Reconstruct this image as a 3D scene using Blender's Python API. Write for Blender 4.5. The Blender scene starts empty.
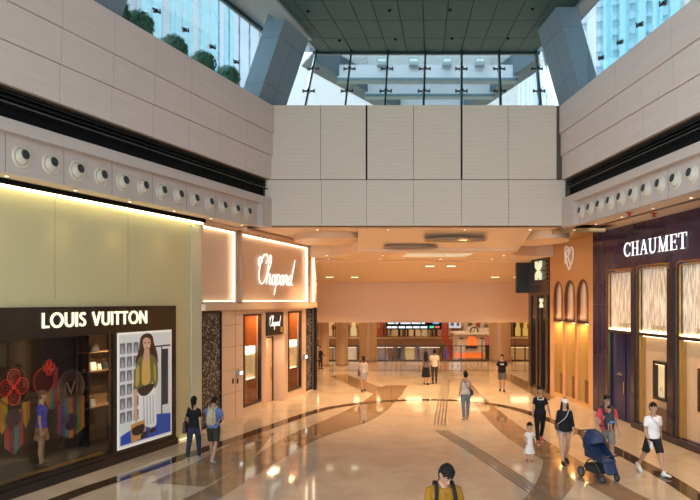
import bpy, bmesh, math, random
from mathutils import Vector, Matrix
random.seed(4)
sc = bpy.context.scene
COL = sc.collection
F, CH, HZ, CX = 680.0, 4.15, 300.5, 350.0      # focal length in pixels, eye height, horizon row, centre column
R = math.radians
PI = math.pi

def floor_pt(px, py):
    d = F*CH/(py-HZ)
    return Vector(((px-CX)/F*d, d, 0))
def at(px, py, d):
    return Vector(((px-CX)/F*d, d, CH-(py-HZ)/F*d))

class Frame:
    """a vertical wall plane: s runs along it, out points into the hall (local -Y)"""
    def __init__(self, x, y, dx, dy):
        n = math.hypot(dx, dy)
        self.o = (x, y); self.t = (dx/n, dy/n); self.rot = math.atan2(dy, dx)
        self.n = (self.t[1], -self.t[0])
    def on(self, px, py, out=0.0):
        k = (px-CX)/F
        p = (self.o[0]+out*self.n[0], self.o[1]+out*self.n[1]); t = self.t
        d = (p[0]*t[1]-p[1]*t[0])/(k*t[1]-t[0])
        s = (d*k-p[0])*t[0]+(d-p[1])*t[1]
        return s, CH-(py-HZ)/F*d
    def s(self, px, out=0.0): return self.on(px, HZ, out)[0]
    def z(self, px, py, out=0.0): return self.on(px, py, out)[1]
    def W(self, s, out=0.0, z=0.0):
        return Vector((self.o[0]+s*self.t[0]+out*self.n[0], self.o[1]+s*self.t[1]+out*self.n[1], z))
    def s_at_d(self, d, out=0.0):
        return (d-self.o[1]-out*self.n[1])/self.t[1]

# ------------------------------------------------------------------ materials
def mat(name, col, rough=0.5, metal=0.0, emit=None, es=0.0, spec=0.5, var=0.0, vscale=4.0, stretch=(1,1,1), bump=0.0, coat=0.0):
    m = bpy.data.materials.new(name); m.use_nodes = True
    nt = m.node_tree; b = nt.nodes['Principled BSDF']
    c = (col[0], col[1], col[2], 1)
    b.inputs['Base Color'].default_value = c
    b.inputs['Roughness'].default_value = rough
    b.inputs['Metallic'].default_value = metal
    b.inputs['Specular IOR Level'].default_value = spec
    b.inputs['Coat Weight'].default_value = coat
    b.inputs['Coat Roughness'].default_value = 0.03
    if emit:
        b.inputs['Emission Color'].default_value = (*emit, 1); b.inputs['Emission Strength'].default_value = es
    if var > 0 or bump > 0:
        tc = nt.nodes.new('ShaderNodeTexCoord'); mp = nt.nodes.new('ShaderNodeMapping'); nz = nt.nodes.new('ShaderNodeTexNoise')
        mp.inputs['Scale'].default_value = stretch
        nz.inputs['Scale'].default_value = vscale; nz.inputs['Detail'].default_value = 5
        nt.links.new(tc.outputs['Object'], mp.inputs['Vector']); nt.links.new(mp.outputs['Vector'], nz.inputs['Vector'])
        if var > 0:
            rp = nt.nodes.new('ShaderNodeValToRGB')
            rp.color_ramp.elements[0].position = 0.3; rp.color_ramp.elements[1].position = 0.7
            rp.color_ramp.elements[0].color = tuple(max(0, x*(1-var)) for x in col)+(1,)
            rp.color_ramp.elements[1].color = tuple(min(1, x*(1+var)) for x in col)+(1,)
            nt.links.new(nz.outputs['Fac'], rp.inputs['Fac']); nt.links.new(rp.outputs['Color'], b.inputs['Base Color'])
        if bump > 0:
            bp = nt.nodes.new('ShaderNodeBump'); bp.inputs['Strength'].default_value = bump; bp.inputs['Distance'].default_value = 0.02
            nt.links.new(nz.outputs['Fac'], bp.inputs['Height']); nt.links.new(bp.outputs['Normal'], b.inputs['Normal'])
    return m

def glass(name, tint=(1,1,1), refl=0.12, rough=0.02, k=.55):
    m = bpy.data.materials.new(name); m.use_nodes = True
    nt = m.node_tree; nt.nodes.remove(nt.nodes['Principled BSDF'])
    out = nt.nodes['Material Output']
    tr = nt.nodes.new('ShaderNodeBsdfTransparent'); gl = nt.nodes.new('ShaderNodeBsdfGlossy'); mx = nt.nodes.new('ShaderNodeMixShader')
    fr = nt.nodes.new('ShaderNodeFresnel'); fr.inputs['IOR'].default_value = 1.45
    ml = nt.nodes.new('ShaderNodeMath'); ml.operation = 'MULTIPLY_ADD'; ml.inputs[1].default_value = k; ml.inputs[2].default_value = refl*0.1
    tr.inputs['Color'].default_value = (*tint, 1); gl.inputs['Roughness'].default_value = rough
    nt.links.new(fr.outputs[0], ml.inputs[0]); nt.links.new(ml.outputs[0], mx.inputs['Fac'])
    nt.links.new(tr.outputs[0], mx.inputs[1]); nt.links.new(gl.outputs[0], mx.inputs[2]); nt.links.new(mx.outputs[0], out.inputs['Surface'])
    return m

def emis(name, col, s):
    m = bpy.data.materials.new(name); m.use_nodes = True
    nt = m.node_tree; nt.nodes.remove(nt.nodes['Principled BSDF'])
    e = nt.nodes.new('ShaderNodeEmission'); e.inputs['Color'].default_value = (*col, 1); e.inputs['Strength'].default_value = s
    nt.links.new(e.outputs[0], nt.nodes['Material Output'].inputs['Surface'])
    return m

# ------------------------------------------------------------------ mesh builder
class MB:
    def __init__(self): self.v = []; self.f = []; self.sm = []
    def add(self, vs, fs, smooth=False):
        b = len(self.v); self.v += [tuple(p) for p in vs]
        self.f += [tuple(i+b for i in q) for q in fs]; self.sm += [smooth]*len(fs); return self
    def hexa(self, p):   # p: 4 bottom (ccw from above), 4 top
        return self.add(p, [(3,2,1,0),(4,5,6,7),(0,1,5,4),(1,2,6,5),(2,3,7,6),(3,0,4,7)])
    def box(self, x0, x1, y0, y1, z0, z1):
        if x1 < x0: x0, x1 = x1, x0
        if y1 < y0: y0, y1 = y1, y0
        if z1 < z0: z0, z1 = z1, z0
        return self.hexa([(x0,y0,z0),(x1,y0,z0),(x1,y1,z0),(x0,y1,z0),(x0,y0,z1),(x1,y0,z1),(x1,y1,z1),(x0,y1,z1)])
    def prism_y(self, pts, y0, y1):  # outline in x,z extruded along y
        n = len(pts)
        vs = [(x,y0,z) for x,z in pts]+[(x,y1,z) for x,z in pts]
        return self.add(vs, [tuple(range(n)), tuple(range(2*n-1,n-1,-1))]+[(i,i+n,(i+1)%n+n,(i+1)%n) for i in range(n)])
    def prism_z(self, pts, z0, z1):
        n = len(pts)
        vs = [(x,y,z0) for x,y in pts]+[(x,y,z1) for x,y in pts]
        return self.add(vs, [tuple(range(n-1,-1,-1)), tuple(range(n,2*n))]+[(i,(i+1)%n,(i+1)%n+n,i+n) for i in range(n)])
    def tube(self, pts, rx, ry=None, n=10, side=None, cap=True, rounded=False):
        pts = [Vector(p) for p in pts]; m = len(pts)
        rx = [rx]*m if not hasattr(rx,'__len__') else list(rx)
        ry = rx if ry is None else ([ry]*m if not hasattr(ry,'__len__') else list(ry))
        if rounded:
            a, b = pts[0], pts[1]; d = (a-b).normalized()
            e, g = pts[-1], pts[-2]; d2 = (e-g).normalized()
            P, X, Y = [], [], []
            for t in (80, 55, 28):
                P.append(a+d*min(rx[0],ry[0])*math.sin(R(t))); X.append(rx[0]*math.cos(R(t))); Y.append(ry[0]*math.cos(R(t)))
            P += pts; X += rx; Y += ry
            for t in (28, 55, 80):
                P.append(e+d2*min(rx[-1],ry[-1])*math.sin(R(t))); X.append(rx[-1]*math.cos(R(t))); Y.append(ry[-1]*math.cos(R(t)))
            pts, rx, ry, m = P, X, Y, len(P)
        vs = []; prev = Vector(side) if side is not None else None
        for i in range(m):
            d = (pts[min(i+1,m-1)]-pts[max(i-1,0)])
            d = d.normalized() if d.length > 1e-9 else Vector((0,0,1))
            if prev is None:
                prev = Vector((1,0,0)) if abs(d.x) < 0.8 else Vector((0,1,0))
            a = prev-d*prev.dot(d)
            a = a.normalized() if a.length > 1e-6 else d.orthogonal().normalized()
            if side is None: prev = a
            b = d.cross(a)
            for k in range(n):
                t = 2*PI*k/n
                vs.append(pts[i]+a*(rx[i]*math.cos(t))+b*(ry[i]*math.sin(t)))
        fs = [(i*n+k, i*n+(k+1)%n, (i+1)*n+(k+1)%n, (i+1)*n+k) for i in range(m-1) for k in range(n)]
        self.add(vs, fs, True)
        if cap:
            self.add([vs[k] for k in range(n)], [tuple(range(n-1,-1,-1))])
            self.add([vs[(m-1)*n+k] for k in range(n)], [tuple(range(n))])
        return self
    def lathe(self, prof, n=24, c=(0,0,0), axis='z', smooth=True, ring=(0,1)):
        m = len(prof); vs = []
        for r, h in prof:
            for k in range(n):
                t = 2*PI*k/n; x, y = r*math.cos(t), r*math.sin(t)
                p = {'z':(x,y,h), 'y':(x,-h,y), 'x':(h,x,y)}[axis]
                vs.append((c[0]+p[0], c[1]+p[1], c[2]+p[2]))
        fs = [(i*n+k, i*n+(k+1)%n, (i+1)*n+(k+1)%n, (i+1)*n+k) for i in range(m-1) for k in range(n)]
        self.add(vs, fs, smooth)
        if prof[0][0] > 1e-5: self.add(vs[:n], [tuple(range(n-1,-1,-1))])
        if prof[-1][0] > 1e-5: self.add(vs[-n:], [tuple(range(n))])
        return self
    def ell(self, c, rx, ry, rz, n=14, m=10):
        vs = []; fs = []
        for i in range(1, m):
            ph = PI*i/m
            for k in range(n):
                t = 2*PI*k/n
                vs.append((c[0]+rx*math.sin(ph)*math.cos(t), c[1]+ry*math.sin(ph)*math.sin(t), c[2]-rz*math.cos(ph)))
        b = len(vs); vs += [(c[0],c[1],c[2]-rz),(c[0],c[1],c[2]+rz)]
        for i in range(m-2):
            for k in range(n): fs.append((i*n+k, i*n+(k+1)%n, (i+1)*n+(k+1)%n, (i+1)*n+k))
        for k in range(n):
            fs.append((b, (k+1)%n, k)); fs.append((b+1, (m-2)*n+k, (m-2)*n+(k+1)%n))
        return self.add(vs, fs, True)
    def ring(self, c, rad, r, axis='y', n=28, m=6, rz=None):
        rz = rz or rad
        vs = []; fs = []
        for i in range(n):
            t = 2*PI*i/n
            for k in range(m):
                u = 2*PI*k/m
                a = (rad+r*math.cos(u))*math.cos(t); b = (rz+r*math.cos(u))*math.sin(t); h = r*math.sin(u)
                p = {'y':(a,h,b),'z':(a,b,h),'x':(h,a,b)}[axis]
                vs.append((c[0]+p[0],c[1]+p[1],c[2]+p[2]))
        for i in range(n):
            for k in range(m): fs.append((i*m+k, ((i+1)%n)*m+k, ((i+1)%n)*m+(k+1)%m, i*m+(k+1)%m))
        return self.add(vs, fs, True)
    def stroke(self, pts, w, y0, y1, closed=False):   # ribbon of width w along an x,z polyline, extruded in y
        pts = [Vector(p) for p in pts]; m = len(pts)
        w = [w]*m if not hasattr(w,'__len__') else w
        L, Rr = [], []
        for i in range(m):
            if closed: a, b = pts[i-1], pts[(i+1)%m]
            else: a, b = pts[max(i-1,0)], pts[min(i+1,m-1)]
            d = (b-a).normalized(); nn = Vector((-d.y, d.x))
            L.append(pts[i]+nn*w[i]/2); Rr.append(pts[i]-nn*w[i]/2)
        vs = []
        for i in range(m):
            vs += [(L[i].x,y0,L[i].y),(Rr[i].x,y0,Rr[i].y),(L[i].x,y1,L[i].y),(Rr[i].x,y1,Rr[i].y)]
        fs = []
        for i in range(m if closed else m-1):
            a, b = i*4, ((i+1)%m)*4
            fs += [(a,a+1,b+1,b),(a+2,b+2,b+3,a+3),(a,b,b+2,a+2),(a+1,a+3,b+3,b+1)]
        if not closed: fs += [(0,2,3,1),((m-1)*4,(m-1)*4+1,(m-1)*4+3,(m-1)*4+2)]
        return self.add(vs, fs)
    def xf(self, M):
        self.v = [tuple(M @ Vector(p)) for p in self.v]; return self
    def build(self, name, material, parent=None, loc=(0,0,0), rot=0.0, bevel=0.0, seg=2, fix=False):
        me = bpy.data.meshes.new(name)
        me.from_pydata(self.v, [], self.f); me.update()
        me.polygons.foreach_set('use_smooth', self.sm)
        if fix or bevel:
            bm = bmesh.new(); bm.from_mesh(me)
            bmesh.ops.recalc_face_normals(bm, faces=bm.faces)
            if bevel:
                bmesh.ops.bevel(bm, geom=list(bm.edges), offset=bevel, segments=seg, affect='EDGES', clamp_overlap=True)
            bm.to_mesh(me); bm.free()
        me.materials.append(material)
        o = bpy.data.objects.new(name, me); COL.objects.link(o)
        o.location = loc; o.rotation_euler = (0,0,rot)
        if parent: o.parent = parent
        return o

def wall_holes(mb, s0, s1, z0, z1, holes, y0, y1):
    xs = sorted({s0,s1,*[h[0] for h in holes],*[h[1] for h in holes]}); zs = sorted({z0,z1,*[h[2] for h in holes],*[h[3] for h in holes]})
    xs = [x for x in xs if s0 <= x <= s1]; zs = [z for z in zs if z0 <= z <= z1]
    for i in range(len(xs)-1):
        run = None
        for j in range(len(zs)-1):
            cx, cz = (xs[i]+xs[i+1])/2, (zs[j]+zs[j+1])/2
            if any(h[0] < cx < h[1] and h[2] < cz < h[3] for h in holes):
                if run is not None: mb.box(xs[i], xs[i+1], y0, y1, run, zs[j]); run = None
            elif run is None: run = zs[j]
        if run is not None: mb.box(xs[i], xs[i+1], y0, y1, run, zs[-1])

def tag(o, label=None, cat=None, group=None, kind=None):
    if label: o['label'] = label
    if cat: o['category'] = cat
    if group: o['group'] = group
    if kind: o['kind'] = kind
    return o
def thing(name, label, cat, loc=(0,0,0), rot=0.0, group=None):
    o = bpy.data.objects.new(name, None); COL.objects.link(o)
    o.location = loc; o.rotation_euler = (0,0,rot); o.empty_display_size = 0.2
    return tag(o, label, cat, group)
def struct(name, mb, m, loc=(0,0,0), rot=0.0, label=None):
    o = mb.build(name, m, None, loc, rot); o['kind'] = 'structure'
    if label: o['label'] = label
    return o
def copy_tree(o, parent=None):
    c = o.copy(); COL.objects.link(c)
    if parent: c.parent = parent
    for ch in list(o.children): copy_tree(ch, c)
    return c
def catmull(P, k=8, closed=False):
    P = [Vector(p) for p in P]; n = len(P); out = []
    for i in range(n if closed else n-1):
        if closed: a,b,c,d = P[i-1],P[i],P[(i+1)%n],P[(i+2)%n]
        else: a,b,c,d = P[max(i-1,0)],P[i],P[i+1],P[min(i+2,n-1)]
        for j in range(k):
            t = j/k
            out.append(0.5*((2*b)+(c-a)*t+(2*a-5*b+4*c-d)*t*t+(3*b-a-3*c+d)*t**3))
    if not closed: out.append(P[-1])
    return out
def arc(cx, cz, rx, rz, a0, a1, n=24):
    return [(cx+rx*math.cos(R(a0+(a1-a0)*i/n)), cz+rz*math.sin(R(a0+(a1-a0)*i/n))) for i in range(n+1)]

# lettering: every letter returns strokes in a unit-height box and its advance
def sans(ch, w=0.155):
    h = w/2
    if ch == 'L': return [([(h,1),(h,0)],w),([(h,h),(.46,h)],w)], .56
    if ch == 'O': return [(arc(.46,.5,.46-h,.52-h,0,360,40)[:-1],w,1)], 1.02
    if ch == 'U': return [([(h,1),(h,.32)]+arc(.34,.32,.34-h,.33-h,180,360,18)+[(.68-h,1)],w)], .80
    if ch == 'I': return [([(h,0),(h,1)],w)], .29
    if ch == 'S': return [([tuple(p) for p in catmull([(.43,.84),(.33,.92),(.21,.92),(.1,.82),(.1,.66),(.22,.54),(.34,.44),(.42,.3),(.38,.14),(.24,.07),(.1,.1),(.02,.2)],5)],w*.95)], .60
    if ch == 'V': return [([(h,1),(.36,.03)],w),([(.72-h,1),(.36,.03)],w)], .80
    if ch == 'T': return [([(.27,0),(.27,1)],w),([(0,1-h),(.54,1-h)],w)], .64
    if ch == 'N': return [([(h,0),(h,1)],w),([(.74-h,0),(.74-h,1)],w),([(h,.97),(.74-h,.03)],w)], .90
    return [], .38
def serif(ch):
    T, t = .17, .06
    def sf(x, z, a=.16): return ([(x-a,z),(x+a,z)], .05)
    lo, hi = .025, .975
    if ch == 'C':
        a = arc(.42,.5,.36,.46,42,318,36); n = len(a)
        return [(a,[t+(T-t)*math.sin(PI*i/(n-1))**1.2 for i in range(n)]),([(.70,.72),(.70,.98)],.05),([(.70,.2),(.70,.28)],.05)], .84
    if ch == 'H': return [([(.18,0),(.18,1)],T),([(.68,0),(.68,1)],T),([(.18,.52),(.68,.52)],t),sf(.18,lo),sf(.18,hi),sf(.68,lo),sf(.68,hi)], .94
    if ch == 'A': return [([(.12,.02),(.42,1)],t),([(.42,1),(.70,.02)],T),([(.22,.34),(.6,.34)],t),sf(.12,lo,.12),sf(.70,lo,.16)], .90
    if ch == 'U':
        a = [(.18,1),(.18,.32)]+arc(.43,.30,.25,.27,180,360,16)+[(.68,1)]; n = len(a)
        return [(a,[T if i < 8 else max(t, T-(i-8)*.02) for i in range(n)]),sf(.18,hi),sf(.68,hi,.12)], .92
    if ch == 'M': return [([(.16,0),(.2,1)],t),([(.2,1),(.5,.02)],T),([(.5,.02),(.84,1)],t),([(.84,0),(.84,1)],T),sf(.16,lo,.12),sf(.84,lo),([(.06,hi),(.24,hi)],.05),([(.82,hi),(1.0,hi)],.05)], 1.10
    if ch == 'E': return [([(.18,0),(.18,1)],T),([(.06,hi),(.62,hi)],.05),([(.06,lo),(.64,lo)],.05),([(.18,.52),(.5,.52)],t),([(.62,.76),(.62,.99)],.05),([(.64,.01),(.64,.26)],.05),([(.5,.4),(.5,.64)],.05)], .76
    if ch == 'T': return [([(.38,0),(.38,1)],T),([(.04,hi),(.72,hi)],.05),([(.05,.74),(.05,.99)],.05),([(.71,.74),(.71,.99)],.05),sf(.38,lo)], .80
    return [], .4
def write(mb, text, fn, x, z, width, h, y0, y1):
    L = [fn(c) for c in text]; tot = sum(a for _, a in L)
    k = width/(tot*h)
    for st, adv in L:
        for s in st:
            ww = s[1] if not hasattr(s[1],'__len__') else [q*h for q in s[1]]
            ww = ww*h if not hasattr(ww,'__len__') else ww
            mb.stroke([(x+p[0]*h*k, z+p[1]*h) for p in s[0]], ww, y0, y1, closed=len(s) > 2)
        x += adv*h*k
SCRIPT = [  # joined script lettering, x,z in x-heights: big C, h, o, p, a, r, d
 [(1.25,1.95),(1.5,2.3),(1.35,2.75),(.95,2.8),(.5,2.45),(.15,1.75),(.05,.95),(.25,.3),(.65,.02),(1.15,.2),(1.6,.75)],
 [(.45,2.0),(.2,2.45),(-.15,2.3),(-.2,1.9),(.1,1.55)],
 [(1.6,.75),(2.15,1.7),(2.3,2.5),(2.05,2.8),(1.85,2.3),(1.72,1.2),(1.62,0)],
 [(1.66,.5),(1.95,.95),(2.25,.98),(2.3,.65),(2.25,.2),(2.4,.03),(2.65,.2),(2.8,.5)],
 [(3.2,.97),(2.9,.85),(2.78,.45),(2.95,.05),(3.25,.08),(3.42,.5),(3.25,.92),(3.1,.95)],
 [(3.38,.75),(3.6,.7),(3.85,1.0),(3.75,.2),(3.55,-.8),(3.45,-1.0)],
 [(3.78,.55),(4.05,.98),(4.35,.9),(4.4,.45),(4.2,.06),(3.9,.12)],
 [(4.4,.45),(4.6,.3)],
 [(5.25,.9),(4.95,1.0),(4.68,.7),(4.68,.2),(4.9,.03),(5.15,.35),(5.32,.98),(5.25,.3),(5.4,.03),(5.65,.35)],
 [(5.65,.35),(5.85,1.05),(5.95,.9),(6.2,.92),(6.15,.4),(6.25,.05),(6.5,.25)],
 [(7.15,.85),(6.85,1.0),(6.55,.65),(6.55,.2),(6.78,.02),(7.05,.35),(7.4,1.4),(7.75,2.7)],
 [(7.7,2.5),(7.35,1.1),(7.22,.3),(7.38,.02),(7.6,.15)],
]
def script_word(mb, x, z, width, h, y0, y1, w=.17):
    kx = width/8.0; kz = h/2.8
    for st in SCRIPT:
        p = catmull([(x+a*kx*.93+.15*kx+b*kx*.16, z+b*kz) for a, b in st], 6); n = len(p)
        mb.stroke([tuple(q) for q in p], [kz*w*(.55+.75*math.sin(PI*i/(n-1))) for i in range(n)], y0, y1)
# ================================================================== frames
L = Frame(-5.12, 20.0, .351, .936)            # left shopfront plane, s runs away from the camera
P = Frame(9.18, 25.7, .047, -1.0)             # right shopfront plane, s runs towards the camera
C = Frame(-4.70, 21.45, .2847, .9586)         # jeweller's front, left, turning a little

# ================================================================== materials
def stone(name, col, ang=0.5, amt=.05):
    m = mat(name, col, .55)
    nt = m.node_tree; b = nt.nodes['Principled BSDF']
    tc = nt.nodes.new('ShaderNodeTexCoord'); mp = nt.nodes.new('ShaderNodeMapping'); nz = nt.nodes.new('ShaderNodeTexNoise'); rp = nt.nodes.new('ShaderNodeValToRGB')
    mp.inputs['Rotation'].default_value = (0, ang, 0); mp.inputs['Scale'].default_value = (.5, .5, 14)
    nz.inputs['Scale'].default_value = 1.6; nz.inputs['Detail'].default_value = 4
    rp.color_ramp.elements[0].position = .3; rp.color_ramp.elements[1].position = .7
    rp.color_ramp.elements[0].color = tuple(x*(1-amt) for x in col)+(1,); rp.color_ramp.elements[1].color = tuple(min(1,x*(1+amt)) for x in col)+(1,)
    nt.links.new(tc.outputs['Object'], mp.inputs['Vector']); nt.links.new(mp.outputs['Vector'], nz.inputs['Vector'])
    nt.links.new(nz.outputs['Fac'], rp.inputs['Fac']); nt.links.new(rp.outputs['Color'], b.inputs['Base Color'])
    return m
M_stone = stone('stone_panel', (.63,.54,.50))
M_stone_b = stone('stone_bulkhead', (.66,.56,.46), 0, .04)
M_fascia = stone('fascia_stone', (.54,.47,.44), 0, .03)
M_gap = mat('joint_shadow', (.10,.075,.06), .8)
M_black = mat('black_metal', (.005,.005,.006), .6, spec=.1)
M_louver = mat('louver_black', (.010,.010,.011), .5, spec=.2)
M_cream = mat('cream_plaster', (.66,.52,.40), .6)
M_beige = mat('beige_wall', (.78,.57,.38), .35, var=.02)
M_blue = mat('column_cladding', (.15,.215,.265), .45, spec=.25)
M_ceil = mat('teal_grey_panel', (.040,.078,.080), .6, spec=.12)
M_eave = mat('eave_panel', (.30,.35,.38), .5, spec=.2)
M_steel = mat('dark_teal_steel', (.03,.075,.09), .3, .6)
M_fit = mat('fitting_steel', (.05,.06,.07), .3, .8)
M_glass = glass('clear_teal_glass', (.94,.99,1.0), .12)
M_fin = glass('green_glass_fin', (.72,.93,.96), .3)
M_white = mat('white_trim', (.75,.75,.73), .5)
M_noz = mat('nozzle_cream', (.62,.57,.48), .4)
M_dark = mat('dark_bore', (.03,.032,.035), .6)
M_bluewhite = mat('canopy_white', (.66,.74,.84), .5)

# ------------------------------------------------------------------ floor
def marble(name, c0, c1, rough, scale=1.2, tile=0.0):
    m = mat(name, c0, rough, spec=.6)
    nt = m.node_tree; b = nt.nodes['Principled BSDF']
    tc = nt.nodes.new('ShaderNodeTexCoord'); nz = nt.nodes.new('ShaderNodeTexNoise'); rp = nt.nodes.new('ShaderNodeValToRGB')
    nz.inputs['Scale'].default_value = scale; nz.inputs['Detail'].default_value = 8; nz.inputs['Distortion'].default_value = .8
    rp.color_ramp.elements[0].position = .35; rp.color_ramp.elements[1].position = .68
    rp.color_ramp.elements[0].color = (*c0,1); rp.color_ramp.elements[1].color = (*c1,1)
    nt.links.new(tc.outputs['Object'], nz.inputs['Vector']); nt.links.new(nz.outputs['Fac'], rp.inputs['Fac'])
    last = rp.outputs['Color']
    if tile:
        br = nt.nodes.new('ShaderNodeTexBrick'); mp = nt.nodes.new('ShaderNodeMapping'); mp.inputs['Rotation'].default_value = (0,0,R(-9))
        br.offset = 0; br.inputs['Scale'].default_value = 1; br.inputs['Brick Width'].default_value = tile; br.inputs['Row Height'].default_value = tile
        br.inputs['Mortar Size'].default_value = .006
        br.inputs['Color1'].default_value = (1,1,1,1); br.inputs['Color2'].default_value = (.94,.94,.94,1); br.inputs['Mortar'].default_value = (.8,.78,.75,1)
        mx = nt.nodes.new('ShaderNodeMixRGB'); mx.blend_type = 'MULTIPLY'; mx.inputs['Fac'].default_value = 1
        nt.links.new(tc.outputs['Object'], mp.inputs['Vector']); nt.links.new(mp.outputs['Vector'], br.inputs['Vector'])
        nt.links.new(last, mx.inputs[1]); nt.links.new(br.outputs['Color'], mx.inputs[2]); last = mx.outputs['Color']
    nt.links.new(last, b.inputs['Base Color'])
    return m
M_floor = marble('cream_marble', (.52,.40,.285), (.61,.49,.36), .06, 1.0, 1.2)
M_brown = marble('brown_marble', (.24,.15,.085), (.33,.215,.125), .06, 1.6)
M_dkbrown = marble('dark_brown_marble', (.045,.026,.015), (.085,.05,.028), .05, 3)
M_tactile = mat('tactile_strip', (.09,.07,.055), .4)

mb = MB(); mb.box(-16, 22, -6, 47.0, -.5, 0)
floor = struct('floor', mb, M_floor)
_bz = [.0012]
def band(name, pix_left, pix_right, m, z=None, k=6):
    """an inlaid stone band between two edge lines"""
    _bz[0] += .0006; z = _bz[0]
    a = catmull([floor_pt(*p).to_2d() for p in pix_left], k); b = catmull([floor_pt(*p).to_2d() for p in pix_right], k)
    mb = MB(); n = len(a)
    mb.add([(p.x,p.y,z) for p in a]+[(p.x,p.y,z) for p in b], [(i,i+n,i+1+n,i+1) for i in range(n-1)])
    return mb.build(name, m, floor, fix=False)
def offset_line(pts, w):
    out = []
    for i, p in enumerate(pts):
        d = (pts[min(i+1,len(pts)-1)]-pts[max(i-1,0)]).normalized()
        out.append(p+Vector((-d.y, d.x))*w)
    return out
def line_band(name, world_pts, w, m, z=.0065):
    a = offset_line(world_pts, w/2); b = offset_line(world_pts, -w/2); n = len(a); mb = MB()
    mb.add([(p.x,p.y,z) for p in a]+[(p.x,p.y,z) for p in b], [(i,i+n,i+1+n,i+1) for i in range(n-1)])
    return mb.build(name, m, floor)
# the dark border that runs down both shopfronts and bows across the hall
pix = [(-60,548),(66,497),(118,479),(171,461),(246,435.5),(314,412),(345,405.5),(382,401.5),(425,400),(470,401.5),(511,408),(546,419),(574,430),(618,451.5),(662,475),(697,497),(760,540)]
line_band('border_inlay', catmull([floor_pt(*p).to_2d() for p in pix], 6), .42, M_dkbrown)
# wide brown bands sweeping out from the middle
band('brown_inlay', [(20,580),(120,528),(213,484),(282,439),(332,417),(362,402),(385,385)], [(60,590),(160,535),(222,497),(314,441),(372,420),(395,402),(408,385)], M_brown)
band('brown_inlay', [(462,385),(475,405),(499,431),(520,446),(560,470),(590,486),(640,515)], [(472,385),(490,403),(520,426),(545,440),(585,464),(625,487),(690,520)], M_brown)
band('brown_inlay', [(540,445),(543,458),(540,474),(530,492),(512,512)], [(566,452),(577,466),(574,484),(562,500),(545,520)], M_brown)
band('brown_inlay', [(250,433),(225,447),(196,462),(150,483)], [(275,433),(262,447),(248,462),(205,487)], M_brown)
band('brown_inlay', [(330,376),(352,386),(368,392),(388,398)], [(345,374),(366,382),(384,388),(404,394)], M_brown)
band('brown_inlay', [(495,375),(512,383),(528,392),(545,402)], [(508,373),(524,380),(540,388),(556,397)], M_brown)
line_band('cross_strip', [Vector((-9,40.4)), Vector((4,40.4)), Vector((16,40.4))], .22, M_dkbrown)  # thin dark strip across the far floor
# tactile guide strip, four rails with a kink
top = [floor_pt(448,374), floor_pt(444,392), floor_pt(439.5,425)]
bot = [floor_pt(440.5,430), floor_pt(480,454), floor_pt(530,488), floor_pt(575,520)]
for k in range(4):
    o = (k-1.5)*.115
    a = offset_line([p.to_2d() for p in top], o); b = offset_line([p.to_2d() for p in bot], o)
    line_band('tactile_rail', a, .045, M_tactile, .009); line_band('tactile_rail', b, .045, M_tactile, .009)

# ------------------------------------------------------------------ upper side walls, ledges, slots, fascias
Z_SOF, Z_LED, Z_LTOP, Z_SLOT, Z_C, Z_B, Z_A = 6.68, 7.45, 7.70, 8.35, 9.18, 9.95, 10.90
D_BULK = 23.70
def side_wall(fr, base, near, joints, name, flip):
    """fr frame, base out-offset of the nozzle fascia, near = s at the camera end, joints in px of the top row"""
    far = lambda out: fr.s_at_d(D_BULK, out)
    sg = 1 if far(0) > near else -1
    js = sorted([fr.s(px, base+.28) for px in joints], key=lambda q: q*sg)
    # carry the joints on towards the camera at the average spacing
    st = (js[-1]-js[0])/(len(js)-1)
    while (js[0]-near)*sg > abs(st): js.insert(0, js[0]-st*1.0)
    wall = None
    rows = [(Z_SLOT, Z_C, base+.19), (Z_C, Z_B, base+.235), (Z_B, Z_A, base+.28)]
    mb = MB()
    for z0, z1, o in rows:   # backing behind the panels
        mb.box(near, far(o)-sg*.005, -(o-.10), -(base-.15), z0+.008, z1-.012)
    wall = struct(name, mb, M_gap, (*fr.o,0), fr.rot)
    for z0, z1, o in rows:
        r = MB(); e = [near]+js+[far(o)]
        for a, b in zip(e, e[1:]):
            r.box(a+sg*.006, b-sg*.006, -o, -(o-.11), z0+.006, z1-.006)
        r.build('panel_row', M_stone, wall)
    cap = MB(); o = base+.28
    cap.box(near, far(o), -o, -(base-.15), Z_A-.012, Z_A+.01); cap.build('coping', M_stone, wall)
    # black louvre slot
    t = MB(); t.box(near, far(base+.1), -(base-.10), -(base-.15), Z_LTOP, Z_SLOT)
    tr = struct('trim_1' if fr is L else 'trim_2', t, M_black, (*fr.o,0), fr.rot)
    rl = MB()
    for z in (Z_LTOP+.45, Z_LTOP+.55): rl.box(near, far(base+.1), -(base+.02), -(base-.05), z, z+.03)
    rl.build('louvre_rail', M_louver, tr)
    pr = MB(); pr.box(near, far(base+.1), -(base+.08), -(base-.02), Z_LTOP+.33, Z_LTOP+.36); pr.build('track_rail', mat('rail_grey',(.06,.06,.06),.3,.5), tr)
    # ledge
    l = MB(); l.box(near, far(base+.19), -(base+.19), -(base-.2), Z_LED, Z_LTOP)
    struct('trim_3' if fr is L else 'trim_4', l, M_fascia, (*fr.o,0), fr.rot)
    return sg, far
sgL, farL = side_wall(L, .75, -14.0, [63,115,156,192,222,248], 'wall_left', False)
sgP, farP = side_wall(P, 1.70, 19.0, [700,671.5,640,615.5,593,575], 'wall_right', True)

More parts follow.
